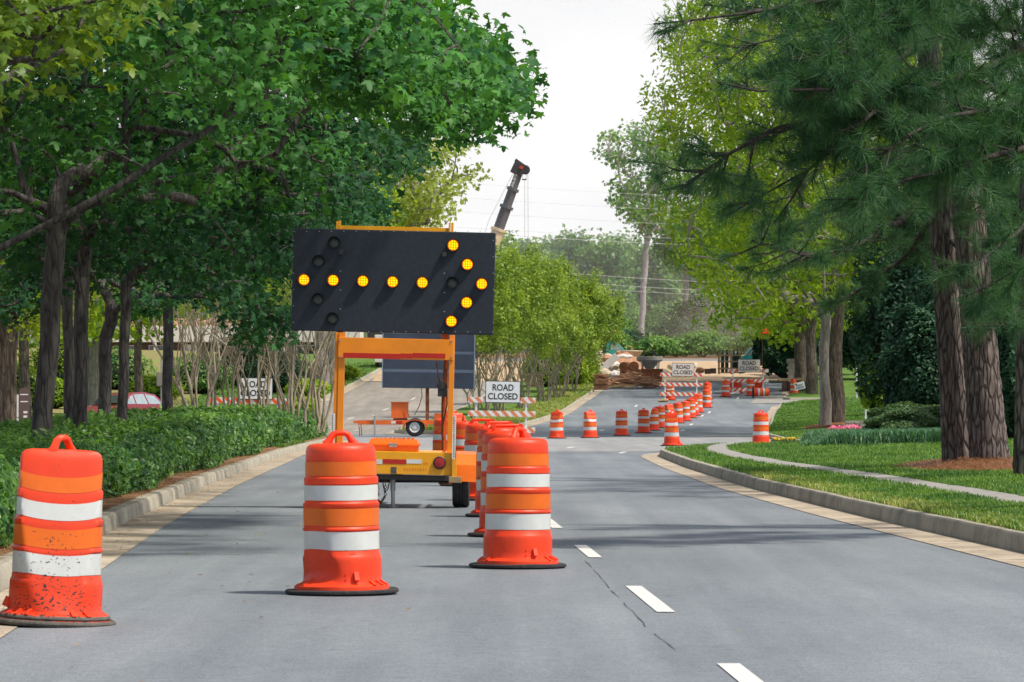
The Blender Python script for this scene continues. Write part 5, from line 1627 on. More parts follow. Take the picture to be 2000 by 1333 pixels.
def pine(label, base, topz, r0, r1, lean, branches, per=50, ln=.20, seed=0.0, dens=7.0, low=None):
    """branches: list of polylines of (photo x, photo y, distance), radius"""
    root = empty('pine_tree', base, 0, label, 'tree', 'pines on the right bank')
    org = Vector(base)
    pine_trunk_mesh(root, base, topz, r0, r1, lean, seed=seed)
    mb = MB(); tips, dirs = [], []
    for pts, rad, spread, vs in branches:
        P = [at(*p) - org for p in pts]
        P = [Vector(p) for p in resample([tuple(p) for p in P], .22)]
        n = len(P); L_ = sum((b - a).length for a, b in zip(P[:-1], P[1:]))
        P = [p + Vector((0.03 * mnoise.noise(p * 1.7 + Vector((seed, 0, 0))), .03 * mnoise.noise(p * 1.9), .06 * mnoise.noise(p * 1.3 + Vector((0, seed, 0))))) for p in P]
        mb.tube(P, [max(.008, rad * (1 - i / n) ** .8) for i in range(n)], 7, caps=True)
        for _ in range(int(L_ * dens)):
            i = random.randint(int(n * .08), n - 2); p = P[i]; t = (P[i + 1] - P[i]).normalized()
            a = random.uniform(0, 2 * math.pi)
            o = Vector((math.cos(a), math.sin(a) * 1.0, math.sin(a * 1.7) * vs)); o = (o - t * o.dot(t)).normalized()
            dr_ = (t * random.uniform(.3, 1.0) + o).normalized(); dr_.z = max(dr_.z, -.3); dr_.normalize(); ll = spread * random.uniform(.35, 1.0)
            q = p + dr_ * ll; q.z += random.uniform(-.12, .08) * ll
            m1 = p.lerp(q, .5) + Vector((0, 0, -.06 * ll))
            mb.tube([p, m1, q], [rad * .22 + .004, .008, .004], 4, caps=False)
            tips.append(q); dirs.append((q - m1).normalized())
            for _k in range(random.randint(3, 5)):
                s0 = m1.lerp(q, random.uniform(-.5, .9)); dv = (dr_ + Vector(rng.normal(0, .6, 3))).normalized(); e = s0 + dv * random.uniform(.1, .28)
                mb.tube([s0, e], [.005, .003], 3, caps=False); tips.append(e); dirs.append(dv)
        tips.append(P[-1]); dirs.append((P[-1] - P[-2]).normalized())
    mb.build('branches', MT['bark_twig'], root, smooth=70, fixn=False)
    needles('crown', np.array(tips), np.array(dirs), per, ln, root)
    return root


zb = lambda x, d: bankB(PX(x, d), d)
bP = [  # from the two slender trunks
    ([(1832, 350, 62), (1760, 430, 60.5), (1660, 490, 58), (1560, 500, 56), (1470, 470, 55)], .06, .8, .5),
    ([(1829, 420, 62), (1770, 500, 63), (1690, 560, 63), (1600, 620, 64)], .045, .55, .5),
    ([(1822, 250, 62), (1780, 300, 64), (1700, 370, 66), (1560, 440, 67)], .05, .7, .5),
    ([(1812, 80, 62), (1700, 150, 60), (1560, 210, 58)], .06, .8, .5),
    ([(1804, -60, 62), (1700, 20, 64), (1560, 60, 65), (1440, 100, 66)], .07, .9, .5)]
pine('slender pine with a straight trunk, left one of the group of three', (PX(1852, 62), 62, zb(1852, 62)), 13, .115, .085, (-.73, 0), bP, seed=1.0)
bP = [([(1846, 330, 63.6), (1960, 380, 62), (2060, 420, 60)], .05, .8, .5), ([(1836, 180, 63.6), (1780, 220, 66), (1680, 240, 68)], .05, .8, .5),
      ([(1827, 40, 63.6), (1960, 60, 61), (2080, 40, 60)], .05, .8, .5), ([(1855, 470, 63.6), (1940, 540, 62), (1990, 590, 61), (2040, 620, 60)], .04, .6, .5)]
pine('slim pine squeezed between two thicker pine trunks', (PX(1881, 63.6), 63.6, zb(1881, 63.6)), 13, .12, .085, (-.80, 0), bP, seed=2.0)
bP = [([(1889, 300, 61.6), (1800, 330, 57), (1690, 400, 54), (1600, 420, 52)], .08, .9, .5), ([(1895, 380, 61.6), (1980, 430, 58), (2080, 440, 56)], .06, .8, .5),
      ([(1878, 150, 61.6), (1990, 200, 58), (2090, 230, 56)], .06, .9, .5), ([(1868, 20, 61.6), (1800, 60, 58), (1650, 100, 55), (1540, 160, 54)], .08, .9, .5)]
pine('thickest pine with deeply plated bark, right one of the group of three', (PX(1934, 61.6), 61.6, zb(1934, 61.6)), 13.2, .285, .17, (-.95, 0), bP, seed=3.0)
# nearer pine whose trunk stands right of the view: long boughs hang in
bP = [([(2250, -40, 37), (2080, 50, 37), (1960, 120, 36), (1850, 160, 35.5), (1755, 190, 35), (1650, 220, 34.5), (1520, 255, 34), (1420, 305, 34), (1335, 375, 34)], .075, .62, .55),
      ([(1760, 190, 35), (1690, 165, 34), (1600, 170, 33), (1480, 180, 33), (1400, 160, 33)], .035, .5, .5),
      ([(1760, 190, 35), (1690, 235, 34), (1580, 330, 35), (1500, 380, 35), (1420, 420, 35)], .035, .55, .5),
      ([(2250, -200, 37), (2000, -60, 36), (1800, -20, 35), (1600, 8, 34), (1440, 22, 33.5), (1340, 35, 33.5), (1275, 45, 33.5)], .065, .40, .45),
      ([(1800, -20, 35), (1700, 60, 34), (1600, 110, 33.5), (1500, 125, 33.5)], .03, .55, .5),
      ([(2250, 180, 37), (2080, 200, 36), (1950, 210, 35), (1850, 225, 34.5), (1740, 290, 34), (1640, 350, 34)], .05, .55, .5),
      ([(2250, 240, 37), (2080, 270, 36), (1960, 300, 35), (1850, 330, 34.5), (1750, 350, 34), (1680, 330, 34)], .05, .55, .55),
      ([(2250, -320, 38), (2050, -160, 38), (1900, -60, 38), (1780, 40, 38), (1690, 110, 38)], .05, .6, .6),
      ([(2250, 60, 39), (2100, 90, 39), (1990, 60, 39), (1900, 50, 39), (1800, 80, 39)], .05, .6, .6),
      ([(2250, 420, 40), (2100, 480, 40), (2000, 520, 40), (1930, 560, 40), (1880, 580, 40)], .03, .5, .5)]
pine('pine whose trunk stands right of the view, long needled boughs hanging into the top right', (6.4, 38, bankB(6.4, 38)), 10, .26, .18, (0, 0), bP, seed=4.0, per=58, ln=.19, dens=10.5)
bP = [([(2030, 200, 54), (1960, 260, 53), (1870, 290, 52), (1780, 290, 51)], .06, .8, .5), ([(2030, 400, 54), (1970, 470, 53), (1900, 520, 52)], .04, .6, .5), ([(2030, 560, 54), (1980, 610, 53), (1950, 640, 52)], .03, .5, .5)]
pine('pine with a dark trunk cut by the right edge of the view', (PX(2014, 54), 54, zb(2014, 54)), 12, .19, .13, (0, 0), bP, seed=5.0)

# pine straw mound under the group of pines
mb = MB(); cx, cd = PX(1915, 61), 61.4
for i in range(7):
    r_ = i / 6
    for k in range(28):
        a = 2 * math.pi * k / 28; q = 1 + .15 * mnoise.noise(Vector((math.cos(a) * 2, math.sin(a) * 2, 0)))
        x = cx + .15 + 1.25 * r_ * q * math.cos(a); d = cd + 4.5 * r_ * q * math.sin(a)
        mb.v.append((x, d, bankB(x, d) + .12 * (1 - r_ ** 2) - .01 * (i == 6) + .004))
for i in range(6):
    for k in range(28):
        a0 = i * 28 + k; a1 = i * 28 + (k + 1) % 28; mb.f.append((a0, a1, a1 + 28, a0 + 28)); mb.m.append(0)
tag(mb.build('mulch', MT['mulch'], smooth=60), kind='structure')
n = 2600; d_ = 19 * (100 / 19) ** rng.uniform(0, 1, n); cl_ = np.array([max(0, mnoise.noise(Vector((v * .45, 3, 1))) + .25) for v in d_])
k_ = rng.uniform(0, .8, n) < cl_; d_ = d_[k_]
x_ = np.array([Ledge(v) for v in d_]) - .40 + rng.exponential(.10, len(d_)).clip(0, .38)
o = strands('gutter_litter', x_, d_, lambda x, d: .012, .10, MT['straw'], lift=.012); tag(o, 'brown needles and twigs washed along the left gutter', 'litter')
n = 9000; a = rng.uniform(0, 6.28, n); r_ = np.sqrt(rng.uniform(0, 1, n)) * 1.08
o = strands('pine_straw', cx + .15 + 1.25 * r_ * np.cos(a), cd + 4.5 * r_ * np.sin(a), lambda x, d: bankB(x, d) + .11 * max(0, 1 - (((x - cx - .15) / 1.25) ** 2 + ((d - cd) / 4.5) ** 2)), .16, MT['straw'], lift=.04)
tag(o, 'rust coloured pine straw heaped around the three pine trunks', 'mulch')
o = strip_mesh('mulch', [50, 60, 70, 80, 90, 100], lambda d: [PX(1985, d) - .1, PX(2060, d), PX(2300, d), PX(2600, d)], lambda x, d, j: bankB(x, d) + (.02 if j else -.01), MT['mulch']); tag(o, kind='structure')

# ------------------------------------------------------------------ right bank: shrubs, borders, flowers, wall
shrub('evergreen_shrub', 'dark glossy evergreen bush behind the low border, left of the pine trunks', 1805, 100, .25, (1.10, 1.3, 1.75), 15000, .13, 'leaf_dark', group=None)
shrub('evergreen_shrub', 'tall dark evergreen mass behind the three pine trunks', 1890, 112, .25, (1.6, 1.5, 3.4), 15000, .17, 'leaf_dark')
shrub('evergreen_shrub', 'dark broadleaf bush at the right edge behind the pines', 1985, 96, .3, (.95, 1.3, 2.2), 13000, .14, 'leaf_dark')
shrub('evergreen_shrub', 'tall dark evergreen behind the driveway drum', 1700, 262, zr(262) + .3, (2.4, 1.8, 3.6), 12000, .26, 'leaf_dark')
shrub('evergreen_shrub', 'dark evergreen at the back right, above the driveway', 1625, 270, zr(270) + .4, (2.6, 2.0, 3.4), 12000, .30, 'leaf_dark')
shrub('evergreen_shrub', 'deep green bush behind the timber stack', 1540, 262, zr(262) + .2, (2.2, 2.0, 2.2), 9000, .3, 'leaf_dark')
shrub('evergreen_shrub', 'dark tree-high evergreen behind the right edge of the pines', 1960, 135, .6, (2.6, 2, 5.2), 15000, .24, 'leaf_dark')
shrub('evergreen_shrub', 'dark tree-high evergreen filling the gap right of the oaks', 1790, 150, .6, (2.4, 2, 4.6), 15000, .24, 'leaf_dark')
shrub('shrub', 'yellow green sunlit bush beside the thin white post', 1712, 190, zr(190) + .55, (.85, .9, 1.5), 6000, .16, 'leaf_lime')
# clipped juniper
shrub('juniper', 'low spreading juniper clipped flat between border and dark bush', 1775, 98, .33, (1.05, 1.6, .46), 20000, .085, 'leaf_juniper', cat='shrub')
# liriope border
def blade_mesh(name, x, d, z, h, w, lean, mat, parent=None, bend=.5, patch=.0):
    n = len(x); a = rng.uniform(0, 2 * np.pi, n); l = lean * rng.uniform(.2, 1.2, n) * h
    sx, sy = -np.sin(a) * w, np.cos(a) * w
    dx, dy = np.cos(a) * l, np.sin(a) * l
    p0 = np.stack([x, d, z], 1); s = np.stack([sx, sy, np.zeros(n)], 1)
    m = p0 + np.stack([dx * .35, dy * .35, h * .65], 1); e = p0 + np.stack([dx, dy, h * (1 - bend * .4)], 1)
    V = np.stack([p0 - s, p0 + s, m - s * .8, m + s * .8, e], 1).reshape(-1, 3)
    b = (np.arange(n) * 5)[:, None]
    T = np.concatenate([b + np.array([[0, 1, 3]]), b + np.array([[0, 3, 2]]), b + np.array([[2, 3, 4]])], 1).reshape(-1, 3)
    tt = rng.normal(.45, .22, n)
    if patch: tt = tt + patch * np.array([mnoise.noise(Vector((a_ * 1.1, b_ * .45, 2))) + .5 * mnoise.noise(Vector((a_ * 4, b_ * 1.5, 7))) for a_, b_ in zip(x, d)])
    return np_mesh(name, V, T, mat, parent, np.repeat(np.clip(tt, 0, 1), 5))
n = 14000
dd = rng.uniform(92, 100, n); xx = np.array([PX(1565 + 300 * u, v) for u, v in zip(rng.uniform(0, 1, n), dd)])
edge = np.minimum((xx - PX(1565, 96)) / .5, 1).clip(.3, 1)
root = empty('border_grass', (PX(1700, 96), 96, bankB(PX(1700, 96), 96)), 0, 'band of blue green border grass edging the lawn before the juniper', 'border plant')
ob = blade_mesh('foliage', xx, dd, np.array([bankB(a, b) for a, b in zip(xx, dd)]), rng.uniform(.28, .46, n) * edge, .011, .9, MT['border_grass'], None)
ob.parent = root; ob.location = -Vector(root.location)
# flowers
def flowers(label, x0, x1, d0_, d1_, zf, n, mat, cat='flowers', h=.28, size=.06):
    root = empty('flower_clump', (PX((x0 + x1) / 2, d0_), d0_, zf(PX((x0 + x1) / 2, d0_), d0_)), 0, label, cat)
    org = np.array(root.location)
    d = rng.uniform(d0_, d1_, n); x = rng.uniform(PX(x0, d0_), PX(x1, d0_), n); z = np.array([zf(a, b) for a, b in zip(x, d)])
    pos = np.stack([x, d, z + rng.uniform(.4, 1, n) * h], 1)
    nr = rng.normal(size=(n, 3)) * .5; nr[:, 2] += .8; nr[:, 1] -= .5
    scatter('petals', LEAF_CL[0], LEAF_CL[1], pos - org, frames(nr, rng.uniform(0, 6.28, n)), size * rng.uniform(.7, 1.3, n), rng.uniform(0, 1, n), MT[mat], root)
    m_ = n * 2; i = rng.integers(0, n, m_)
    p2 = pos[i] + rng.normal(0, .05, (m_, 3)); p2[:, 2] = z[i] + rng.uniform(.05, .8, m_) * h
    nr = rng.normal(size=(m_, 3)) * .6; nr[:, 2] += .8
    scatter('leaves', LEAF_S[0], LEAF_S[1], p2 - org, frames(nr, rng.uniform(0, 6.28, m_)), .10 * rng.uniform(.7, 1.3, m_), rng.uniform(0, 1, m_), MT['leaf_juniper'], root)
flowers('pink flowers massed below the low stone wall', 1632, 1690, 118, 121, lambda x, d: bankC(x, d) + .06, 420, 'petal', h=.30, size=.11)
flowers('yellow flowers edging the pink bed on its left', 1604, 1650, 116.5, 118, lambda x, d: bankC(x, d), 130, 'petal_y', h=.2, size=.09)
flowers('low yellow flowers along the lawn corner by the kerb drum', 1512, 1556, 114.5, 115.2, bankC, 120, 'petal_y', h=.12, size=.08)
# stone wall and sign
wl = empty('stone_wall', (PX(1680, 124), 124, bankC(PX(1680, 124), 124)), 0, 'low stacked stone wall above the pink flowers', 'wall')
mb = MB(); zz = 0
for r_ in range(5):
    x = -.45 + (r_ % 2) * -.1
    while x < 1.0:
        w = random.uniform(.16, .34); mb.box((x + w / 2, random.uniform(-.02, .02), zz + .045), (w - .012, .3, .082)); x += w
    zz += .09
mb.box((.25, .02, .22), (1.4, .22, .44))
mb.build('stonework', MT['stone_wall'], wl, bevel=.008)
zz += bankC(PX(1680, 124), 124)
ws = empty('sign', (PX(1697, 126), 126, bankC(PX(1697, 126), 126)), 0, 'white board half hidden by leaves behind the stone wall', 'sign')
MB().box((0, 0, .45), (.24, .04, .62)).build('sign_face', MT['sign_white'], ws, bevel=.005)
MB().box((-.09, .04, .2), (.04, .04, .6)).build('post', MT['white_wood'], ws)
MB().box((.09, .04, .2), (.04, .04, .6)).build('post', MT['white_wood'], ws)
tag(MB().tube([(PX(1673, 225), 225, bankC(PX(1673, 225), 225) - .05), (PX(1673, 225), 225, HC + (HY - 685) * 225 / F)], .045, 8).build('post', MT['steel_paint']), 'thin white post beside the driveway', 'post')
pl_ = empty('stone_pillar', (PX(1549, 251), 251, zr(251) + .2), 0, 'grey stone gate pillar left of the oak trunks', 'pillar')
mb = MB(); zz = 0
for r_ in range(9):
    for k in range(2):
        mb.box((-.17 + .34 * k + (.04 if r_ % 2 else -.04), 0, zz + .09), (.33, .62, .165))
    zz += .175
mb.build('stonework', MT['stone_wall'], pl_, bevel=.012)
MB().box((0, 0, zz + .05), (.78, .74, .1)).build('cap', MT['stone_wall'], pl_, bevel=.02)
# timber stack by the oaks
ts = empty('timber_stack', (PX(1548, 243), 243, zr(243) + .2), 0, 'timber boards stacked on a dark crate below the oaks', 'timber')
mb = MB()
for k in range(6): mb.box((random.uniform(-.08, .08), -.4 + .16 * k, .68 + .02 * (k % 2)), (1.75, .15, .06), Matrix.Rotation(R(-2.5 + k * .2), 3, 'Y'))
for k in range(4): mb.box((random.uniform(-.1, .1), -.35 + .2 * k, .75), (1.6, .15, .05), Matrix.Rotation(R(-3), 3, 'Y'))
mb.build('board', MT['sand'], ts)
mb = MB()
for k in range(5): mb.box((-.5 + .3 * k, 0, .30), (.24, .9, .56))
mb.box((0, 0, .05), (1.6, .8, .08)); mb.build('crate', MT['dark_board'], ts, bevel=.01)

# ------------------------------------------------------------------ works yard
def rock(mb, c, s, seed, flat=.8):
    bm = bmesh.new(); bmesh.ops.create_icosphere(bm, subdivisions=2, radius=1)
    b = len(mb.v)
    for v in bm.verts:
        k = 1 + .35 * mnoise.noise(v.co * 1.3 + Vector((seed, seed * 2, 0)))
        p = Vector((round(v.co.x * 3) / 3 * .5 + v.co.x * .5, v.co.y, v.co.z)) * k
        mb.v.append((c[0] + p.x * s, c[1] + p.y * s, c[2] + p.z * s * flat))
    for f in bm.faces: mb.f.append(tuple(b + v.index for v in f.verts)); mb.m.append(0)
    bm.free()
GR = 'broken concrete slabs and rocks in the works yard'
for k, (x, y, d, s) in enumerate(((1178, 722, 262, .55), (1196, 716, 262, .6), (1208, 722, 261, .5), (1188, 708, 264, .6), (1170, 712, 264, .55), (1204, 707, 265, .5), (1216, 728, 260, .4), (1222, 704, 266, .6), (1180, 731, 259, .45), (1200, 733, 259, .4), (1186, 700, 267, .45), (1212, 694, 268, .4), (1240, 705, 266, .35), (1166, 704, 266, .4), (1228, 738, 258, .3), (1246, 728, 259, .28), (1300, 728, 262, .3), (1322, 726, 264, .25), (1345, 728, 263, .22), (1368, 724, 266, .3), (1312, 717, 272, .3), (1356, 715, 274, .25))):
    p = at(x, y, d); mb = MB(); rock(mb, (0, 0, 0), s, k * 3.1)
    o = mb.build('rubble_block', MT[('stone', 'white_wall', 'stone', 'debris')[k % 4]], loc=p, rot=(0, 0, k)); tag(o, 'pale broken block lying in the spoil beyond the barricades', 'rubble', GR)
o = MB().box((0, 0, 0), (.45, .6, 2.4)).build('concrete_slab', MT['white_wall'], bevel=.02, loc=at(1178, 720, 260), rot=(0, R(48), 0)); tag(o, 'pale slab leaning across the rubble heap', 'slab')
# heap of earth below everything
mb = MB()
for i in range(9):
    for k in range(30):
        r_ = i / 8; a = 2 * math.pi * k / 30
        x = PX(1215, 264) + 2.6 * r_ * math.cos(a); d = 265 + 4 * r_ * math.sin(a)
        mb.v.append((x, d, zr(d) + 1.65 * (1 - r_ ** 2) + .30 * mnoise.noise(Vector((x, d, 0))) - .05))
for i in range(8):
    for k in range(30):
        a0 = i * 30 + k; a1 = i * 30 + (k + 1) % 30; mb.f.append((a0, a1, a1 + 30, a0 + 30)); mb.m.append(0)
tag(mb.build('rubble_heap', MT['debris'], smooth=60), 'sandy heap of spoil under the rubble beyond the barricade', 'rubble heap')
# strapped bundle and loose timbers
mb = MB()
for k in range(140):
    z = random.uniform(0, .95); mb.box((random.uniform(-.06, .06), random.uniform(-.4, .4), z), (random.uniform(.7, .95), .05, random.uniform(.015, .035)), Matrix.Rotation(random.uniform(-.06, .06), 3, 'Y') @ Matrix.Rotation(random.uniform(-.2, .2), 3, 'Z'))
tag(mb.build('bark_bundle', MT['debris'], loc=at(1174, 762, 247) + Vector((0, 0, .0))), 'square bundle of brown stripped timber at the end of the median kerb', 'timber bundle')
mb = MB()
for k in range(210):
    x = random.uniform(-1.5, 1.6); a = random.uniform(-.45, .25)
    ln = random.uniform(.5, 1.6); r_ = random.uniform(.015, .05)
    c = Vector((x, random.uniform(-.8, .8), random.uniform(.02, .15) + .90 * max(0, 1 - abs(x - .1) / 1.7) * random.random()))
    dv = Vector((math.cos(a), random.uniform(-.6, .6), math.sin(a) * .7)) * ln / 2
    mb.tube([c - dv, c + Vector((0, 0, .03)), c + dv], [r_, r_, r_ * .7], 5)
tag(mb.build('debris_pile', MT['debris'], loc=at(1236, 757, 253)), 'tangled heap of brown branches and bars in the road', 'debris')
mb = MB()
for k in range(6): mb.box((random.uniform(-.3, .3), random.uniform(-.3, .3), .04 + .03 * k), (1.6, .09, .03), Matrix.Rotation(random.uniform(-.5, .5), 3, 'Z'))
tag(mb.build('plank_heap', MT['wood'], loc=at(1213, 758, 248)), 'few flat planks lying in front of the brown debris', 'planks')
# rusty barrels
for k, (x, y) in enumerate(((1222, 717), (1238, 716), (1224, 730))):
    o = MB().lathe([(.30, -.42), (.31, -.40), (.30, -.15), (.315, -.13), (.30, -.1), (.30, .15), (.315, .17), (.30, .2), (.31, .40), (.30, .42), (.1, .42)], 24, axis='y').build('rusty_barrel', MT['rust'], smooth=40, loc=at(x, y, 258), rot=(0, 0, R(20 * k - 20)))
    tag(o, 'rusty barrel lying on the rubble left of the grey hopper', 'barrel', 'rusty barrels on the rubble')
# hopper and skip
hp = empty('concrete_hopper', at(1269, 740, 259), 0, 'round grey concrete hopper on legs above a rusty skip', 'hopper')
MB().lathe([(.25, .62), (.55, 1.02), (.80, 1.12), (.83, 1.16), (.83, 1.38), (.80, 1.40), (.74, 1.38), (.70, 1.2)], 32).build('bowl', MT['walk'], hp, smooth=35)
for a in (.6, 2.2, 3.9, 5.4):
    MB().tube([(.75 * math.cos(a), .75 * math.sin(a), 1.2), (.62 * math.cos(a), .62 * math.sin(a), 0)], .04, 6).build('leg', MT['steel'], hp)
mb = MB(); mb.tube([(-.5, 0, 1.4), (0, .1, 1.75), (.55, 0, 1.4)], .03, 6); mb.tube([(.1, 0, 1.85), (.5, 0, 1.45)], .05, 6); mb.build('bail', MT['dark_steel'], hp)
sk = empty('skip', at(1273, 746, 256.5), 0, 'rusty iron skip below the grey hopper', 'skip')
mb = MB(); mb.prism([(-.62, 0), (.62, 0), (.66, .76), (-.66, .76)], -.5, .5)
for k in range(5): mb.box((-.5 + .25 * k, -.52, .36), (.05, .05, .7))
mb.build('body', MT['rust'], sk, bevel=.01)
MB().box((0, 0, .78), (1.4, 1.12, .06)).build('rim', MT['rust'], sk, bevel=.01)
tb_ = empty('mortar_tub', at(1233, 700, 268), 0, 'wide tan mortar tub on top of the rubble before the teal truck', 'tub')
MB().lathe([(.32, 0), (.40, .03), (.72, .38), (.76, .46), (.74, .5), (.69, .46), (.4, .12)], 28).build('bowl', MT['crane_cream'], tb_, smooth=40)
mb = MB(); mb.tube([(.0, 0, .2), (.03, 0, .8)], .04, 6); mb.tube([(-.1, 0, .8), (.1, 0, .55)], .03, 6); mb.build('paddle', MT['wood'], tb_)
for k, (x, y) in enumerate(((1214, 696), (1226, 697))):
    mb = MB(); mb.lathe([(.02, -.10), (.2, -.10), (.27, -.04), (.27, .04), (.2, .10), (.02, .11)], 14); mb.v = [(a * 1.3, b * .7, c + .04 * math.sin(a * 9)) for a, b, c in mb.v]
    tag(mb.build('cement_bag', MT['white_wall'], smooth=60, loc=at(x, y, 263), rot=(R(6), R(5 * k), R(15 * k))), 'pale cement sack on the rubble below the mortar tub', 'sack', 'cement sacks on the rubble')
# teal flatbed truck
def truck(label, x, y, d, name='flatbed_truck', scale=1.0, face=1):
    t = empty(name, at(x, y, d), 0, label, 'truck')
    s_ = scale
    prof = [(-.9, .55), (.95, .55), (1.0, .95), (.85, 1.08), (.30, 1.16), (-.22, 1.72), (-.75, 1.76), (-.9, 1.6)]
    MB().prism([(a * s_ * face, b * s_) for a, b in prof], -.85 * s_, .85 * s_).build('cab', MT['teal'], t, bevel=.04)
    win = [(-.60, 1.15), (.16, 1.15), (-.26, 1.60), (-.58, 1.63)]
    MB().prism([(a * s_ * face, b * s_) for a, b in win], -.856 * s_, -.845 * s_).build('window', MT['glass'], t)
    vs = [(.27 * s_ * face, -.7 * s_, 1.20 * s_), (.27 * s_ * face, .7 * s_, 1.20 * s_), (-.17 * s_ * face, .66 * s_, 1.685 * s_), (-.17 * s_ * face, -.66 * s_, 1.685 * s_)]
    vs = [(a + .03 * face, b, c + .03) for a, b, c in vs]
    MB().add(vs, [(0, 1, 2, 3)]).build('windscreen', MT['glass'], t)
    MB().box((-3.0 * s_ * face, 0, .95 * s_), (3.7 * s_, 1.9 * s_, .22 * s_)).build('flatbed', MT['white_wall'], t, bevel=.02)
    MB().box((-1.05 * s_ * face, -.55, 1.35 * s_), (.22, .25, 1.9 * s_)).build('exhaust_stack', MT['dark_steel'], t, bevel=.02)
    mb = MB(); mb.box((-.95 * s_ * face, -.55, 2.32 * s_), (.9, .15, .06)); mb.build('light_bar', MT['dark_steel'], t)
    for k in (0, 1): MB().lathe([(.10, 0), (.11, .05), (.10, .22), (.05, .25)], 12, (-.55 * s_ * face + .25 * k, -.55, 2.35 * s_)).build('beacon', MT['orange_box'], t, smooth=40)
    for wx in (.45, -2.4, -3.6):
        w_ = MB().lathe([(.2, -.12), (.42, -.13), (.46, 0), (.42, .13), (.2, .12)], 22, axis='y').build('wheel', MT['rubber'], t, loc=(wx * s_ * face, -.8 * s_, .46), smooth=40)
        MB().lathe([(.2, -.10), (.1, -.08), (.02, -.08)], 16, axis='y').build('rim', MT['steel_paint'], w_)
    return t
truck('teal flatbed truck with dark exhaust stack and orange beacons behind the rubble', 1209, 716, 285)
truck('pale teal truck half hidden behind the far right road closed sign', 1462, 730, 268, face=-1)
cb = MB(); cb.box((0, 0, .45), (1.25, 1.6, .55)); 
for k in range(6): cb.box((-.52 + .21 * k, -.82, .45), (.05, .04, .5))
tag(cb.build('red_container', MT['tarp'], bevel=.01, loc=at(1146, 690, 282) - Vector((0, 0, .1))), 'red ribbed bin standing on the truck bed', 'bin')
tag(MB().box((0, 0, .2), (.95, .7, .38)).build('orange_crate', MT['orange_box'], bevel=.02, loc=at(1173, 708, 268)), 'orange box on the rubble left of the teal truck', 'box')
for k, (x, y) in enumerate(((1149, 704), (1149, 711), (1147, 718))):
    mb = MB().lathe([(.11, -.5), (.13, -.5), (.13, .5), (.11, .5), (.11, -.5)], 18, axis='x', close=False)
    tag(mb.build('pipe', MT['white_wall'], smooth=40, loc=at(x, y, 262)), ('uppermost', 'middle', 'lowest')[k] + ' white pipe stacked at the left of the rubble', 'pipe', 'white pipes stacked by the median')
mb = MB()
for k in range(7): mb.box((0, 0, .06 + .13 * k), (2.4, .9, .10))
tag(mb.build('lumber_stack', MT['brick'], loc=at(1075, 712, 275) + Vector((0, 0, .1))), 'reddish stack of building boards behind the median trees', 'lumber')
mb = MB()
for k in range(6): mb.box((0, 0, .05 + .12 * k), (.9, .8, .085))
mb.box((0, 0, .78), (1.15, 1, .1))
tag(mb.build('brick_pallet', MT['brick'], loc=at(1042, 757, 243)), 'pallet of bricks between the median stems', 'pallet')
# gas bottle rack
gr_ = empty('gas_bottle_rack', at(1425, 731, 262), 0, 'timber rack holding dark green gas bottles', 'rack')
mb = MB()
for sx in (-.68, .1, .68):
    for sy in (-.3, .3): mb.box((sx, sy, .65), (.09, .09, 1.3))
for z in (.35, .8, 1.2):
    mb.box((0, -.3, z), (1.5, .06, .10)); mb.box((0, .3, z), (1.5, .06, .10))
mb.box((0, 0, .08), (1.45, .7, .06)); mb.build('frame', MT['wood'], gr_)
for k, x in enumerate((-.45, -.18, .28, .5)):
    b = MB().lathe([(.10, 0), (.115, .02), (.115, 1.12), (.09, 1.22), (.04, 1.28), (.03, 1.34), (.055, 1.35), (.055, 1.43), (.03, 1.45)], 14).build('gas_bottle', MT['green_bottle'], None, smooth=40)
    b.location = Vector(gr_.location) + Vector((x, 0, .115)); tag(b, ('leftmost dark green gas bottle in the timber rack', 'second dark green gas bottle from the left in the rack', 'third dark green gas bottle from the left in the rack', 'rightmost dark green gas bottle in the timber rack')[k], 'gas bottle', 'gas bottles in the rack')
for k, (x, y, lab) in enumerate(((1382, 731, 'dark block left of the gas bottle rack'), (1393, 730, 'second dark block touching the gas bottle rack'))):
    tag(MB().box((0, 0, .17), (.36, .5, .34)).build('block', MT['dark_board'], bevel=.02, loc=at(x, y, 264)), lab, 'block')
for k, (x, y, m_, lab) in enumerate(((1435, 768, 'white_wall', 'white sandbag by the left foot of the far right barricade'), (1488, 771, 'white_wall', 'white sandbag at the right foot of the far right barricade'), (1405, 765, 'white_wall', 'white sandbag lying left of the far right barricade'), (1295, 782, 'wood', 'brown sandbag on the left foot of the middle barricade'))):
    dd_ = d_of(y + 4); mb = MB(); mb.lathe([(.02, .0), (.24, .02), (.29, .09), (.22, .17), (.04, .20)], 14); mb.v = [(a * 1.15, b * .7, c * (1 + .2 * math.sin(a * 8))) for a, b, c in mb.v]
    tag(mb.build('sandbag', MT[m_], smooth=60, loc=(PX(x, dd_), dd_, zr(dd_))), lab, 'sandbag', 'sandbags at the barricades')
for k, (x, lab) in enumerate(((1437, 'left of two red plastic barrier blocks behind the far right barricade'), (1478, 'right of two red plastic barrier blocks behind the far right barricade'))):
    d_b = d_of(771) + 1.6; mb = MB().prism([(-.42, 0), (.42, 0), (.42, .18), (.36, .3), (.34, .85), (-.34, .85), (-.36, .3), (-.42, .18)], -.22, .22)
    tag(mb.build('barrier_block', MT['drum'], bevel=.02, loc=(PX(x, d_b), d_b, zr(d_b))), lab, 'barrier block', 'red barrier blocks')
fl = MB()
for i in range(5):
    for j in range(4): fl.v.append((i * .09, .02 * math.sin(i * 1.3 + j), -j * .09 + .02 * math.sin(i)))
for i in range(4):
    for j in range(3): a = i * 4 + j; fl.f.append((a, a + 1, a + 5, a + 4)); fl.m.append(0)
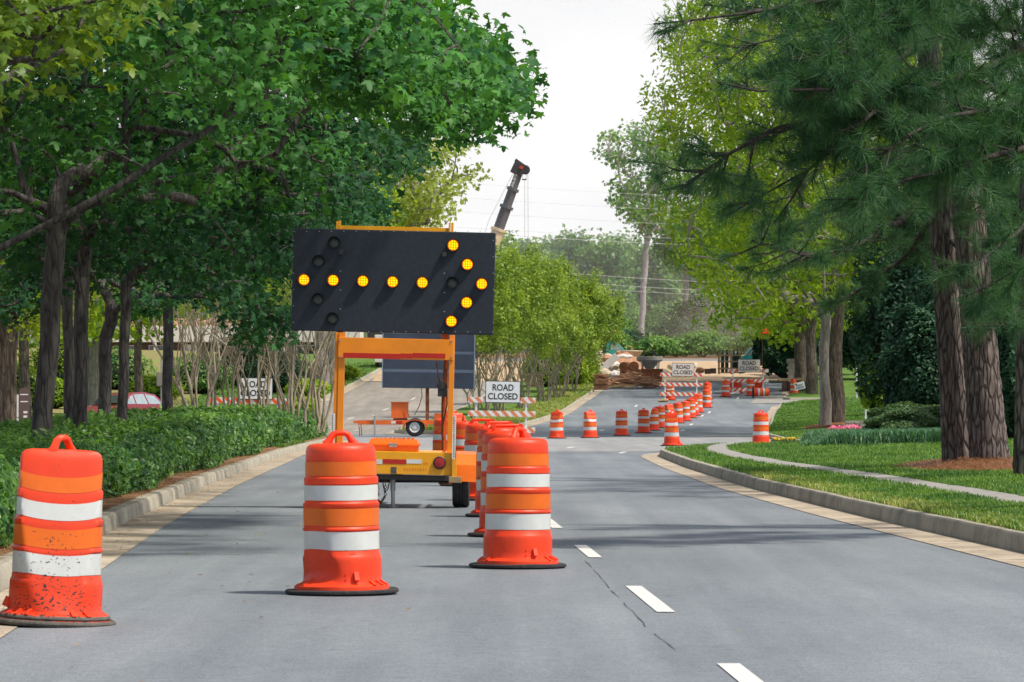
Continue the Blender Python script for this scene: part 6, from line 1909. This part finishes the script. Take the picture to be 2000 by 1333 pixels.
flr = empty('marker_flag', at(1489, 643, 232), 0, 'small orange flag high among the oak leaves', 'flag')
fl.build('cloth', MT['drum'], flr, fixn=False); MB().tube([(0, 0, .03), (0, .02, -2.6)], .007, 5).build('pole', MT['rust'], flr)

# ------------------------------------------------------------------ things behind the left bank
# building on the slope
bd = empty('building', (PX(430, 318), 318, zr(318) - .2), 0, 'long low building with white fascia and dark wall beyond the left trees', 'building')
bw = 10.5
MB().box((0, 3, .55), (2 * bw, 6, 1.5)).build('wall', MT['dark_board'], bd)
MB().box((0, 3, 1.95), (2 * bw + .8, 7, 1.25)).build('fascia', MT['white_wall'], bd, bevel=.03)
MB().box((0, 3, 2.9), (2 * bw - 2, 6, .62), taper=.8).build('roof', MT['brick'], bd)
for k in range(9):
    x = -bw + 1.2 + k * 2.3
    if k in (3, 4): continue
    w_ = MB().box((x, -.02, .7), (1.7, .05, .8)).build('window', MT['white_wall'], bd)
    MB().box((x, -.05, .7), (1.55, .03, .66)).build('pane', MT['glass_dark'], w_)
MB().box((-2.2, -.03, .5), (.9, .06, 1.3)).build('door', MT['white_wall'], bd)
for k in range(5): MB().box((-bw + .5 + k * 5, -.5, .55), (.2, .2, 1.5)).build('column', MT['white_wall'], bd)
# white box truck glimpsed left of the message panel
vt = empty('box_truck', (PX(742, 282), 282, zr(282)), 0, 'pale box truck glimpsed between the post and the message panel', 'truck')
MB().box((.75, 1.5, 1.45), (2.2, 4.0, 1.9)).build('box', MT['steel_paint'], vt, bevel=.04)
MB().box((.75, 4.4, 1.1), (2.0, 1.6, 1.5), taper=.85).build('cab', MT['white_wall'], vt, bevel=.08)
for sx in (-.2, 1.7):
    MB().lathe([(.2, -.12), (.4, -.12), (.42, .12), (.2, .12)], 18, axis='x').build('wheel', MT['rubber'], vt, loc=(sx, .4, .42), smooth=40)
# red sedan
def sedan(label, loc, rz):
    c = empty('parked_car', loc, rz, label, 'car')
    low = [(-2.15, .32), (-2.2, .62), (-2.05, .86), (-1.2, .92), (1.0, .92), (1.9, .82), (2.2, .62), (2.2, .30)]
    MB().prism(low, -.84, .84).build('body', MT['car_red'], c, bevel=.09, smooth=50)
    cab_ = [(-1.65, .90), (-1.15, 1.33), (-.55, 1.42), (.15, 1.41), (.62, 1.30), (1.25, .90)]
    mb = MB(); n = len(cab_)
    for sy, k in ((-.76, 0), (-.62, 1), (.62, 1), (.76, 0)):
        pass
    vs = [(x, -(.80 - .26 * (z - .9) / .52), z) for x, z in cab_] + [(x, (.80 - .26 * (z - .9) / .52), z) for x, z in cab_]
    mb.add(vs, [tuple(range(n)), tuple(reversed(range(n, 2 * n)))] + [((i + 1) % n, i, i + n, (i + 1) % n + n) for i in range(n)])
    mb.build('roof', MT['car_red'], c, bevel=.04, smooth=50)
    def side(poly, sy, nm, m):
        vs = [(x, sy * (.80 - .26 * (z - .9) / .52 + .012), z) for x, z in poly]
        MB().add(vs, [tuple(range(len(vs)))]).build(nm, m, c)
    for sy in (-1, 1):
        side([(-.42, .95), (.32, .95), (.30, 1.33), (-.36, 1.35)], sy, 'side_window', MT['glass'])
        side([(.40, .95), (1.02, .95), (.58, 1.25), (.38, 1.31)], sy, 'side_window', MT['glass'])
        side([(-1.35, .95), (-.50, .95), (-.44, 1.35), (-1.02, 1.27)], sy, 'side_window', MT['glass'])
    for x0, z0, x1, z1, nm, m in ((-1.68, .97, -1.22, 1.31, 'rear_window', 'glass_dark'), (1.22, .97, .72, 1.28, 'windscreen', 'glass_dark')):
        s_ = -1 if x0 < 0 else 1
        vs = [(x0 + s_ * .03, -.72, z0 + .02), (x0 + s_ * .03, .72, z0 + .02), (x1 + s_ * .03, .58, z1 + .02), (x1 + s_ * .03, -.58, z1 + .02)]
        MB().add(vs, [(0, 1, 2, 3)]).build(nm, MT[m], c)
    for x in (-1.35, 1.35):
        for sy in (-.8, .8):
            w_ = MB().lathe([(.2, -.1), (.30, -.11), (.32, 0), (.30, .11), (.2, .1)], 24, axis='y').build('wheel', MT['rubber'], c, loc=(x, sy, .32), smooth=40)
            MB().lathe([(.2, -.09), (.1, -.11), (.02, -.11), (.02, .11), (.1, .11), (.2, .09)], 16, axis='y').build('rim', MT['steel'], w_)
    for sy in (-.6, .6):
        MB().box((-2.14, sy, .72), (.1, .35, .14)).build('tail_light', MT['red_lens'], c, bevel=.02)
        MB().box((2.1, sy, .66), (.12, .35, .14)).build('headlight', MT['glass'], c, bevel=.02)
    return c
dcar = 163
sedan('dark red sedan parked beyond the hedge, only its cabin showing', (PX(246, dcar), dcar, .27), R(238))
# direction sign
ds_ = empty('direction_sign', (PX(46, 104), 104, .45), 0, 'narrow brown sign with rounded top and white lines at the far left', 'sign')
mb = MB(); mb.prism([(-.12, 0), (.14, 0), (.14, 1.05), (.12, 1.12), (.06, 1.17), (-.04, 1.17), (-.10, 1.12), (-.12, 1.05)], -.03, .03); mb.build('sign_face', MT['brown_sign'], ds_)
MB().box((-.145, 0, .5), (.045, .08, 1.0)).build('edge_post', MT['white_wood'], ds_)
mb = MB()
for z, w in ((1.0, .2), (.82, .19)): mb.box((.02, -.032, z), (w, .004, .028))
for z in (.55, .44, .33, .22): mb.box((.05, -.032, z), (.10, .004, .055))
mb.build('lettering', MT['white_ink'], ds_)
bp_ = empty('information_board', (PX(181, 185), 185, zr(185) + .3), 0, 'dark blue board standing between the grey maple trunks', 'board')
MB().box((0, 0, .95), (.62, .08, 1.1)).build('panel', MT['blue_panel'], bp_, bevel=.01)
for sx in (-.25, .25): MB().box((sx, .06, .3), (.07, .05, .8)).build('post', MT['dark_steel'], bp_)
tag(MB().tube([(PX(212, 188), 188, zr(188) + .2), (PX(212, 188), 188, HC + (HY - 750) * 188 / F)], .06, 8).build('bollard', MT['white_wood']), 'short white post behind the parked red car', 'bollard')
mbx = empty('meter_box', (PX(312, 128), 128, .4), 0, 'pale grey meter box on a thin pole beside the straight dark maple', 'meter box')
MB().box((0, 0, HC + (HY - 741) * 128 / F - .4), (.2, .14, .46)).build('cabinet', MT['walk'], mbx, bevel=.01)
MB().box((0, 0, HC + (HY - 741) * 128 / F - .4), (.17, .15, .42)).build('door', MT['walk'], mbx, bevel=.004)
MB().tube([(.05, .08, -.1), (.05, .08, HC + (HY - 700) * 128 / F - .4)], .03, 8).build('pole', MT['steel'], mbx)
mb = MB(); rock(mb, (0, 0, 0), .5, 4.4, .45)
tag(mb.build('tarp', MT['tarp'], smooth=30, loc=at(674, 721, 268), rot=(0, 0, .4)), 'crumpled red tarp on the grass beyond the pale trunks', 'tarp')
GU = 'low bushes on the slope behind the left bank'
for x, d, rad, mat, lab in ((95, 205, (1.6, 1.2, .8), 'leaf_oak', 'low sunlit bush behind the brown sign'), (300, 225, (1.6, 1.2, .7), 'leaf_oak', 'low sunlit bush behind the meter box'), (120, 250, (2.4, 1.5, 1.6), 'leaf_oak', 'bright bush high on the slope between the left maples'),
                            (600, 232, (1.2, 1.2, .6), 'leaf_lime', 'low lime green plant at the foot of the pale trunks'), (585, 200, (.9, 1, .5), 'leaf_lime', 'leafy clump on the lawn by the left carriageway'), (660, 262, (1.5, 1, .5), 'leaf_lime', 'leafy clump beside the red tarp'), (230, 240, (2.2, 1.5, 1.3), 'leaf_far', 'mid green bush up the slope above the parked red car'), (390, 236, (2.0, 1.5, 1.2), 'leaf_far', 'mid green bush seen through the leftmost pale stems'),
                            (470, 250, (2.4, 1.5, 1.6), 'leaf_dark', 'dark bush behind the half hidden road closed sign'), (20, 190, (2.0, 1.4, 1.3), 'leaf_oak', 'leafy bush at the left edge behind the stout trunk'), (545, 240, (1.8, 1.4, 1.3), 'leaf_dark', 'dark bush behind the dense thin stems'), (155, 215, (1.3, 1.2, 1.0), 'leaf_dark', 'dark bush right of the blue board')):
    shrub('bush', lab, x, d, zr(d) + KH + .02 * max(0, -12 - PX(x, d)), rad, 2600, .2, mat, group=GU)

# ------------------------------------------------------------------ grass
def lawn_blades(name, n, ds, xlo, xhi, zf, h, w, mat, label, pw=1.0, skip=None, lean=.6):
    u = rng.uniform(0, 1, n); d = ds[0] * (ds[1] / ds[0]) ** u
    lo = np.array([xlo(v) for v in d]); hi = np.array([xhi(v) for v in d])
    x = lo + (hi - lo) * rng.uniform(0, 1, n) ** pw
    if skip is not None:
        k = ~np.array([skip(a, b) for a, b in zip(x, d)]); x, d = x[k], d[k]
    z = np.array([zf(a, b) for a, b in zip(x, d)]) - .005
    hs = h * rng.uniform(.6, 1.3, len(x))
    o = blade_mesh(name, x, d, z, hs, w, lean, mat, patch=.7)
    return tag(o, label, 'grass', kind='stuff')


def on_walk(x, d):
    s = ip(d, *SWX); wob = .07 * mnoise.noise(Vector((d * 1.3, 0, 4))) + .05 * mnoise.noise(Vector((d * 6, 0, 1)))
    if s + .01 + wob < x < s + .46 + wob: return True
    return ((x - cx - .15) / 1.2) ** 2 + ((d - cd) / 4.3) ** 2 < 1
lawn_blades('grass', 150000, (27, 103), lambda d: (edgeB(d) if d > 92 else Redge(d) + LB) - .02, lambda d: PX(2030, d) + .8, bankB, .075, .0055, MT['grass'], 'short green grass of the right bank on both sides of the sidewalk', skip=on_walk)
lawn_blades('grass', 9000, (27, 60), lambda d: Redge(d) + LB - .03, lambda d: Redge(d) + LB + .35, bankB, .085, .0055, MT['grass_dry'], 'paler dry grass along the right kerb', pw=1.5)
lawn_blades('grass', 50000, (114, 229), lambda d: edgeC(d), lambda d: PX(1730, d), bankC, .10, .016, MT['grass'], 'sunlit grass of the far right lawn', skip=lambda x, d: ((x - PX(1611, 154) - .3) / 1.45) ** 2 + ((d - 154) / 5.8) ** 2 < 1 or ((x - PX(1634, 164) - .3) / 1.85) ** 2 + ((d - 164) / 5.8) ** 2 < 1)
lawn_blades('grass', 22000, (163, 262), lambda d: med_r(d) - 2.6, lambda d: med_r(d) + .05, lambda x, d: zr(d) + KH, .16, .018, MT['grass_dry'], 'bright green grass on the median under the pale stemmed trees')
lawn_blades('grass', 20000, (160, 290), lambda d: xedge(FL_LINE, d, 'max') - LB - 7, lambda d: xedge(FL_LINE, d, 'max') - LB + .03, lambda x, d: zr(d) + KH + .02 * min(max(-12 - x, 0), 30), .12, .02, MT['grass'], 'sunlit lawn beside the left carriageway')
lawn_blades('grass', 3000, (98, 112), lambda d: edgeA(d) - .8, lambda d: edgeA(d), bankA, .10, .010, MT['grass'], 'small grass patch between the two left hedges')
# fallen leaves and twigs on the road and in the gutter
n = 190
d_ = 17 * (90 / 17) ** rng.uniform(0, 1, n); g_ = rng.uniform(0, 1, n) < .55
le = np.array([Ledge(v) for v in d_])
x_ = np.where(g_, le - rng.uniform(0, .42, n), le + rng.exponential(1.4, n))
x_ = np.minimum(x_, np.array([Redge(v) for v in d_]) - .1)
nr = rng.normal(size=(n, 3)) * .10; nr[:, 2] += 1
o = scatter('fallen_leaves', LEAF_S[0], LEAF_S[1], np.stack([x_, d_, np.full(n, .012)], 1), frames(nr, rng.uniform(0, 6.28, n)), rng.uniform(.025, .06, n), rng.uniform(0, 1, n), MT['dry_leaf'], None)
tag(o, 'scattered dry fallen leaves on the asphalt and left gutter', 'leaves', kind='stuff')

# ------------------------------------------------------------------ haze over the far woodland, dust by the works
def volume(name, loc, size, dens, col, noise=False):
    m, t, out = nt(name)
    v = N(t, 'ShaderNodeVolumeScatter'); v.inputs['Color'].default_value = rgb(col); v.inputs['Density'].default_value = dens; v.inputs['Anisotropy'].default_value = .2
    t.links.new(v.outputs[0], out.inputs['Volume'])
    o = MB().box((0, 0, 0), size).build(name, m, loc=loc)
    return tag(o, kind='structure')
volume('haze', (0, 384, 25), (260, 116, 60), .0024, (.93, .97, 1.0))
def dust(name, loc, rad, dens, col):
    m, t, out = nt(name)
    v = N(t, 'ShaderNodeVolumeScatter'); v.inputs['Color'].default_value = rgb(col)
    tc = N(t, 'ShaderNodeTexCoord'); ln = N(t, 'ShaderNodeVectorMath', operation='LENGTH'); t.links.new(tc.outputs['Object'], ln.inputs[0])
    mr = N(t, 'ShaderNodeMapRange', interpolation_type='SMOOTHSTEP'); mr.inputs['From Min'].default_value = 1.0; mr.inputs['From Max'].default_value = .1; mr.inputs['To Max'].default_value = dens
    t.links.new(ln.outputs['Value'], mr.inputs[0])
    t.links.new(mr.outputs[0], v.inputs['Density']); t.links.new(v.outputs[0], out.inputs['Volume'])
    mb = MB().lathe([(math.sin(a), -math.cos(a)) for a in np.linspace(.05, 3.09, 12)], 20)
    o = mb.build(name, m, loc=loc); o.scale = rad
    return tag(o, kind='structure')
dust('dust', at(1415, 660, 318), (9, 7, 5.5), .035, (.96, .84, .66))

# ------------------------------------------------------------------ world, sun, camera
SUN_EL, SUN_AZ = 58.0, 115.0    # azimuth measured clockwise from +Y (right, slightly behind the camera)
w = bpy.data.worlds.new('World'); SC.world = w; w.use_nodes = True
t = w.node_tree; t.nodes.clear()
out = t.nodes.new('ShaderNodeOutputWorld'); bg = t.nodes.new('ShaderNodeBackground'); t.links.new(bg.outputs[0], out.inputs[0])
sky = t.nodes.new('ShaderNodeTexSky'); sky.sky_type = 'NISHITA'; sky.sun_disc = False
sky.sun_elevation = R(SUN_EL); sky.sun_rotation = R(SUN_AZ); sky.air_density = 1.0; sky.dust_density = 3.0; sky.ozone_density = 1.0
tc = t.nodes.new('ShaderNodeTexCoord'); sx = t.nodes.new('ShaderNodeSeparateXYZ'); t.links.new(tc.outputs['Generated'], sx.inputs[0])
hz = N(t, 'ShaderNodeMapRange'); hz.inputs['From Min'].default_value = .04; hz.inputs['From Max'].default_value = .50; hz.inputs['To Min'].default_value = .97; hz.inputs['To Max'].default_value = .12
t.links.new(sx.outputs[2], hz.inputs[0])
mpn = N(t, 'ShaderNodeMapping'); mpn.inputs['Scale'].default_value = (6, 6, 16); t.links.new(tc.outputs['Generated'], mpn.inputs[0])
cn = N(t, 'ShaderNodeTexNoise', i_Scale=1.6, i_Detail=6.0, i_Roughness=.55); t.links.new(mpn.outputs[0], cn.inputs['Vector'])
cr_ = N(t, 'ShaderNodeValToRGB'); cr_.color_ramp.elements[0].position = .35; cr_.color_ramp.elements[1].position = .65
cr_.color_ramp.elements[0].color = (7.7, 7.85, 8.15, 1); cr_.color_ramp.elements[1].color = (8.9, 8.95, 9.1, 1)
t.links.new(cn.outputs[0], cr_.inputs[0])
mx = N(t, 'ShaderNodeMixRGB'); t.links.new(hz.outputs[0], mx.inputs[0]); t.links.new(sky.outputs[0], mx.inputs[1]); t.links.new(cr_.outputs[0], mx.inputs[2])
t.links.new(mx.outputs[0], bg.inputs[0]); bg.inputs[1].default_value = .13

sl = bpy.data.lights.new('sun', 'SUN'); sl.energy = 5.0; sl.angle = R(4.0); sl.color = (1.0, .91, .77)
so = bpy.data.objects.new('sun', sl); COL.objects.link(so)
el, az = R(SUN_EL), R(SUN_AZ)
dirv = Vector((math.sin(az) * math.cos(el), math.cos(az) * math.cos(el), math.sin(el)))
so.rotation_euler = dirv.to_track_quat('Z', 'Y').to_euler(); so.location = dirv * 80

cam = bpy.data.cameras.new('camera'); co = bpy.data.objects.new('camera', cam); COL.objects.link(co)
cam.sensor_width = 36; cam.lens = 36 * F / 2000; cam.clip_end = 6000; cam.clip_start = .5
co.location = (0, 0, HC); co.rotation_euler = (R(90), 0, 0); cam.shift_y = (HY - 666.5) / 2000
cam.dof.use_dof = True; cam.dof.focus_distance = 45; cam.dof.aperture_fstop = 20
SC.camera = co
SC.view_settings.view_transform = 'Standard'; SC.view_settings.look = 'None'; SC.view_settings.exposure = 0; SC.view_settings.gamma = 1
SC.render.engine = 'CYCLES'
cy = SC.cycles
cy.use_denoising = True
try: cy.denoiser = 'OPENIMAGEDENOISE'
except Exception: pass
cy.max_bounces = 6; cy.diffuse_bounces = 3; cy.glossy_bounces = 2; cy.transmission_bounces = 3; cy.volume_bounces = 1; cy.transparent_max_bounces = 4
cy.caustics_reflective = False; cy.caustics_refractive = False
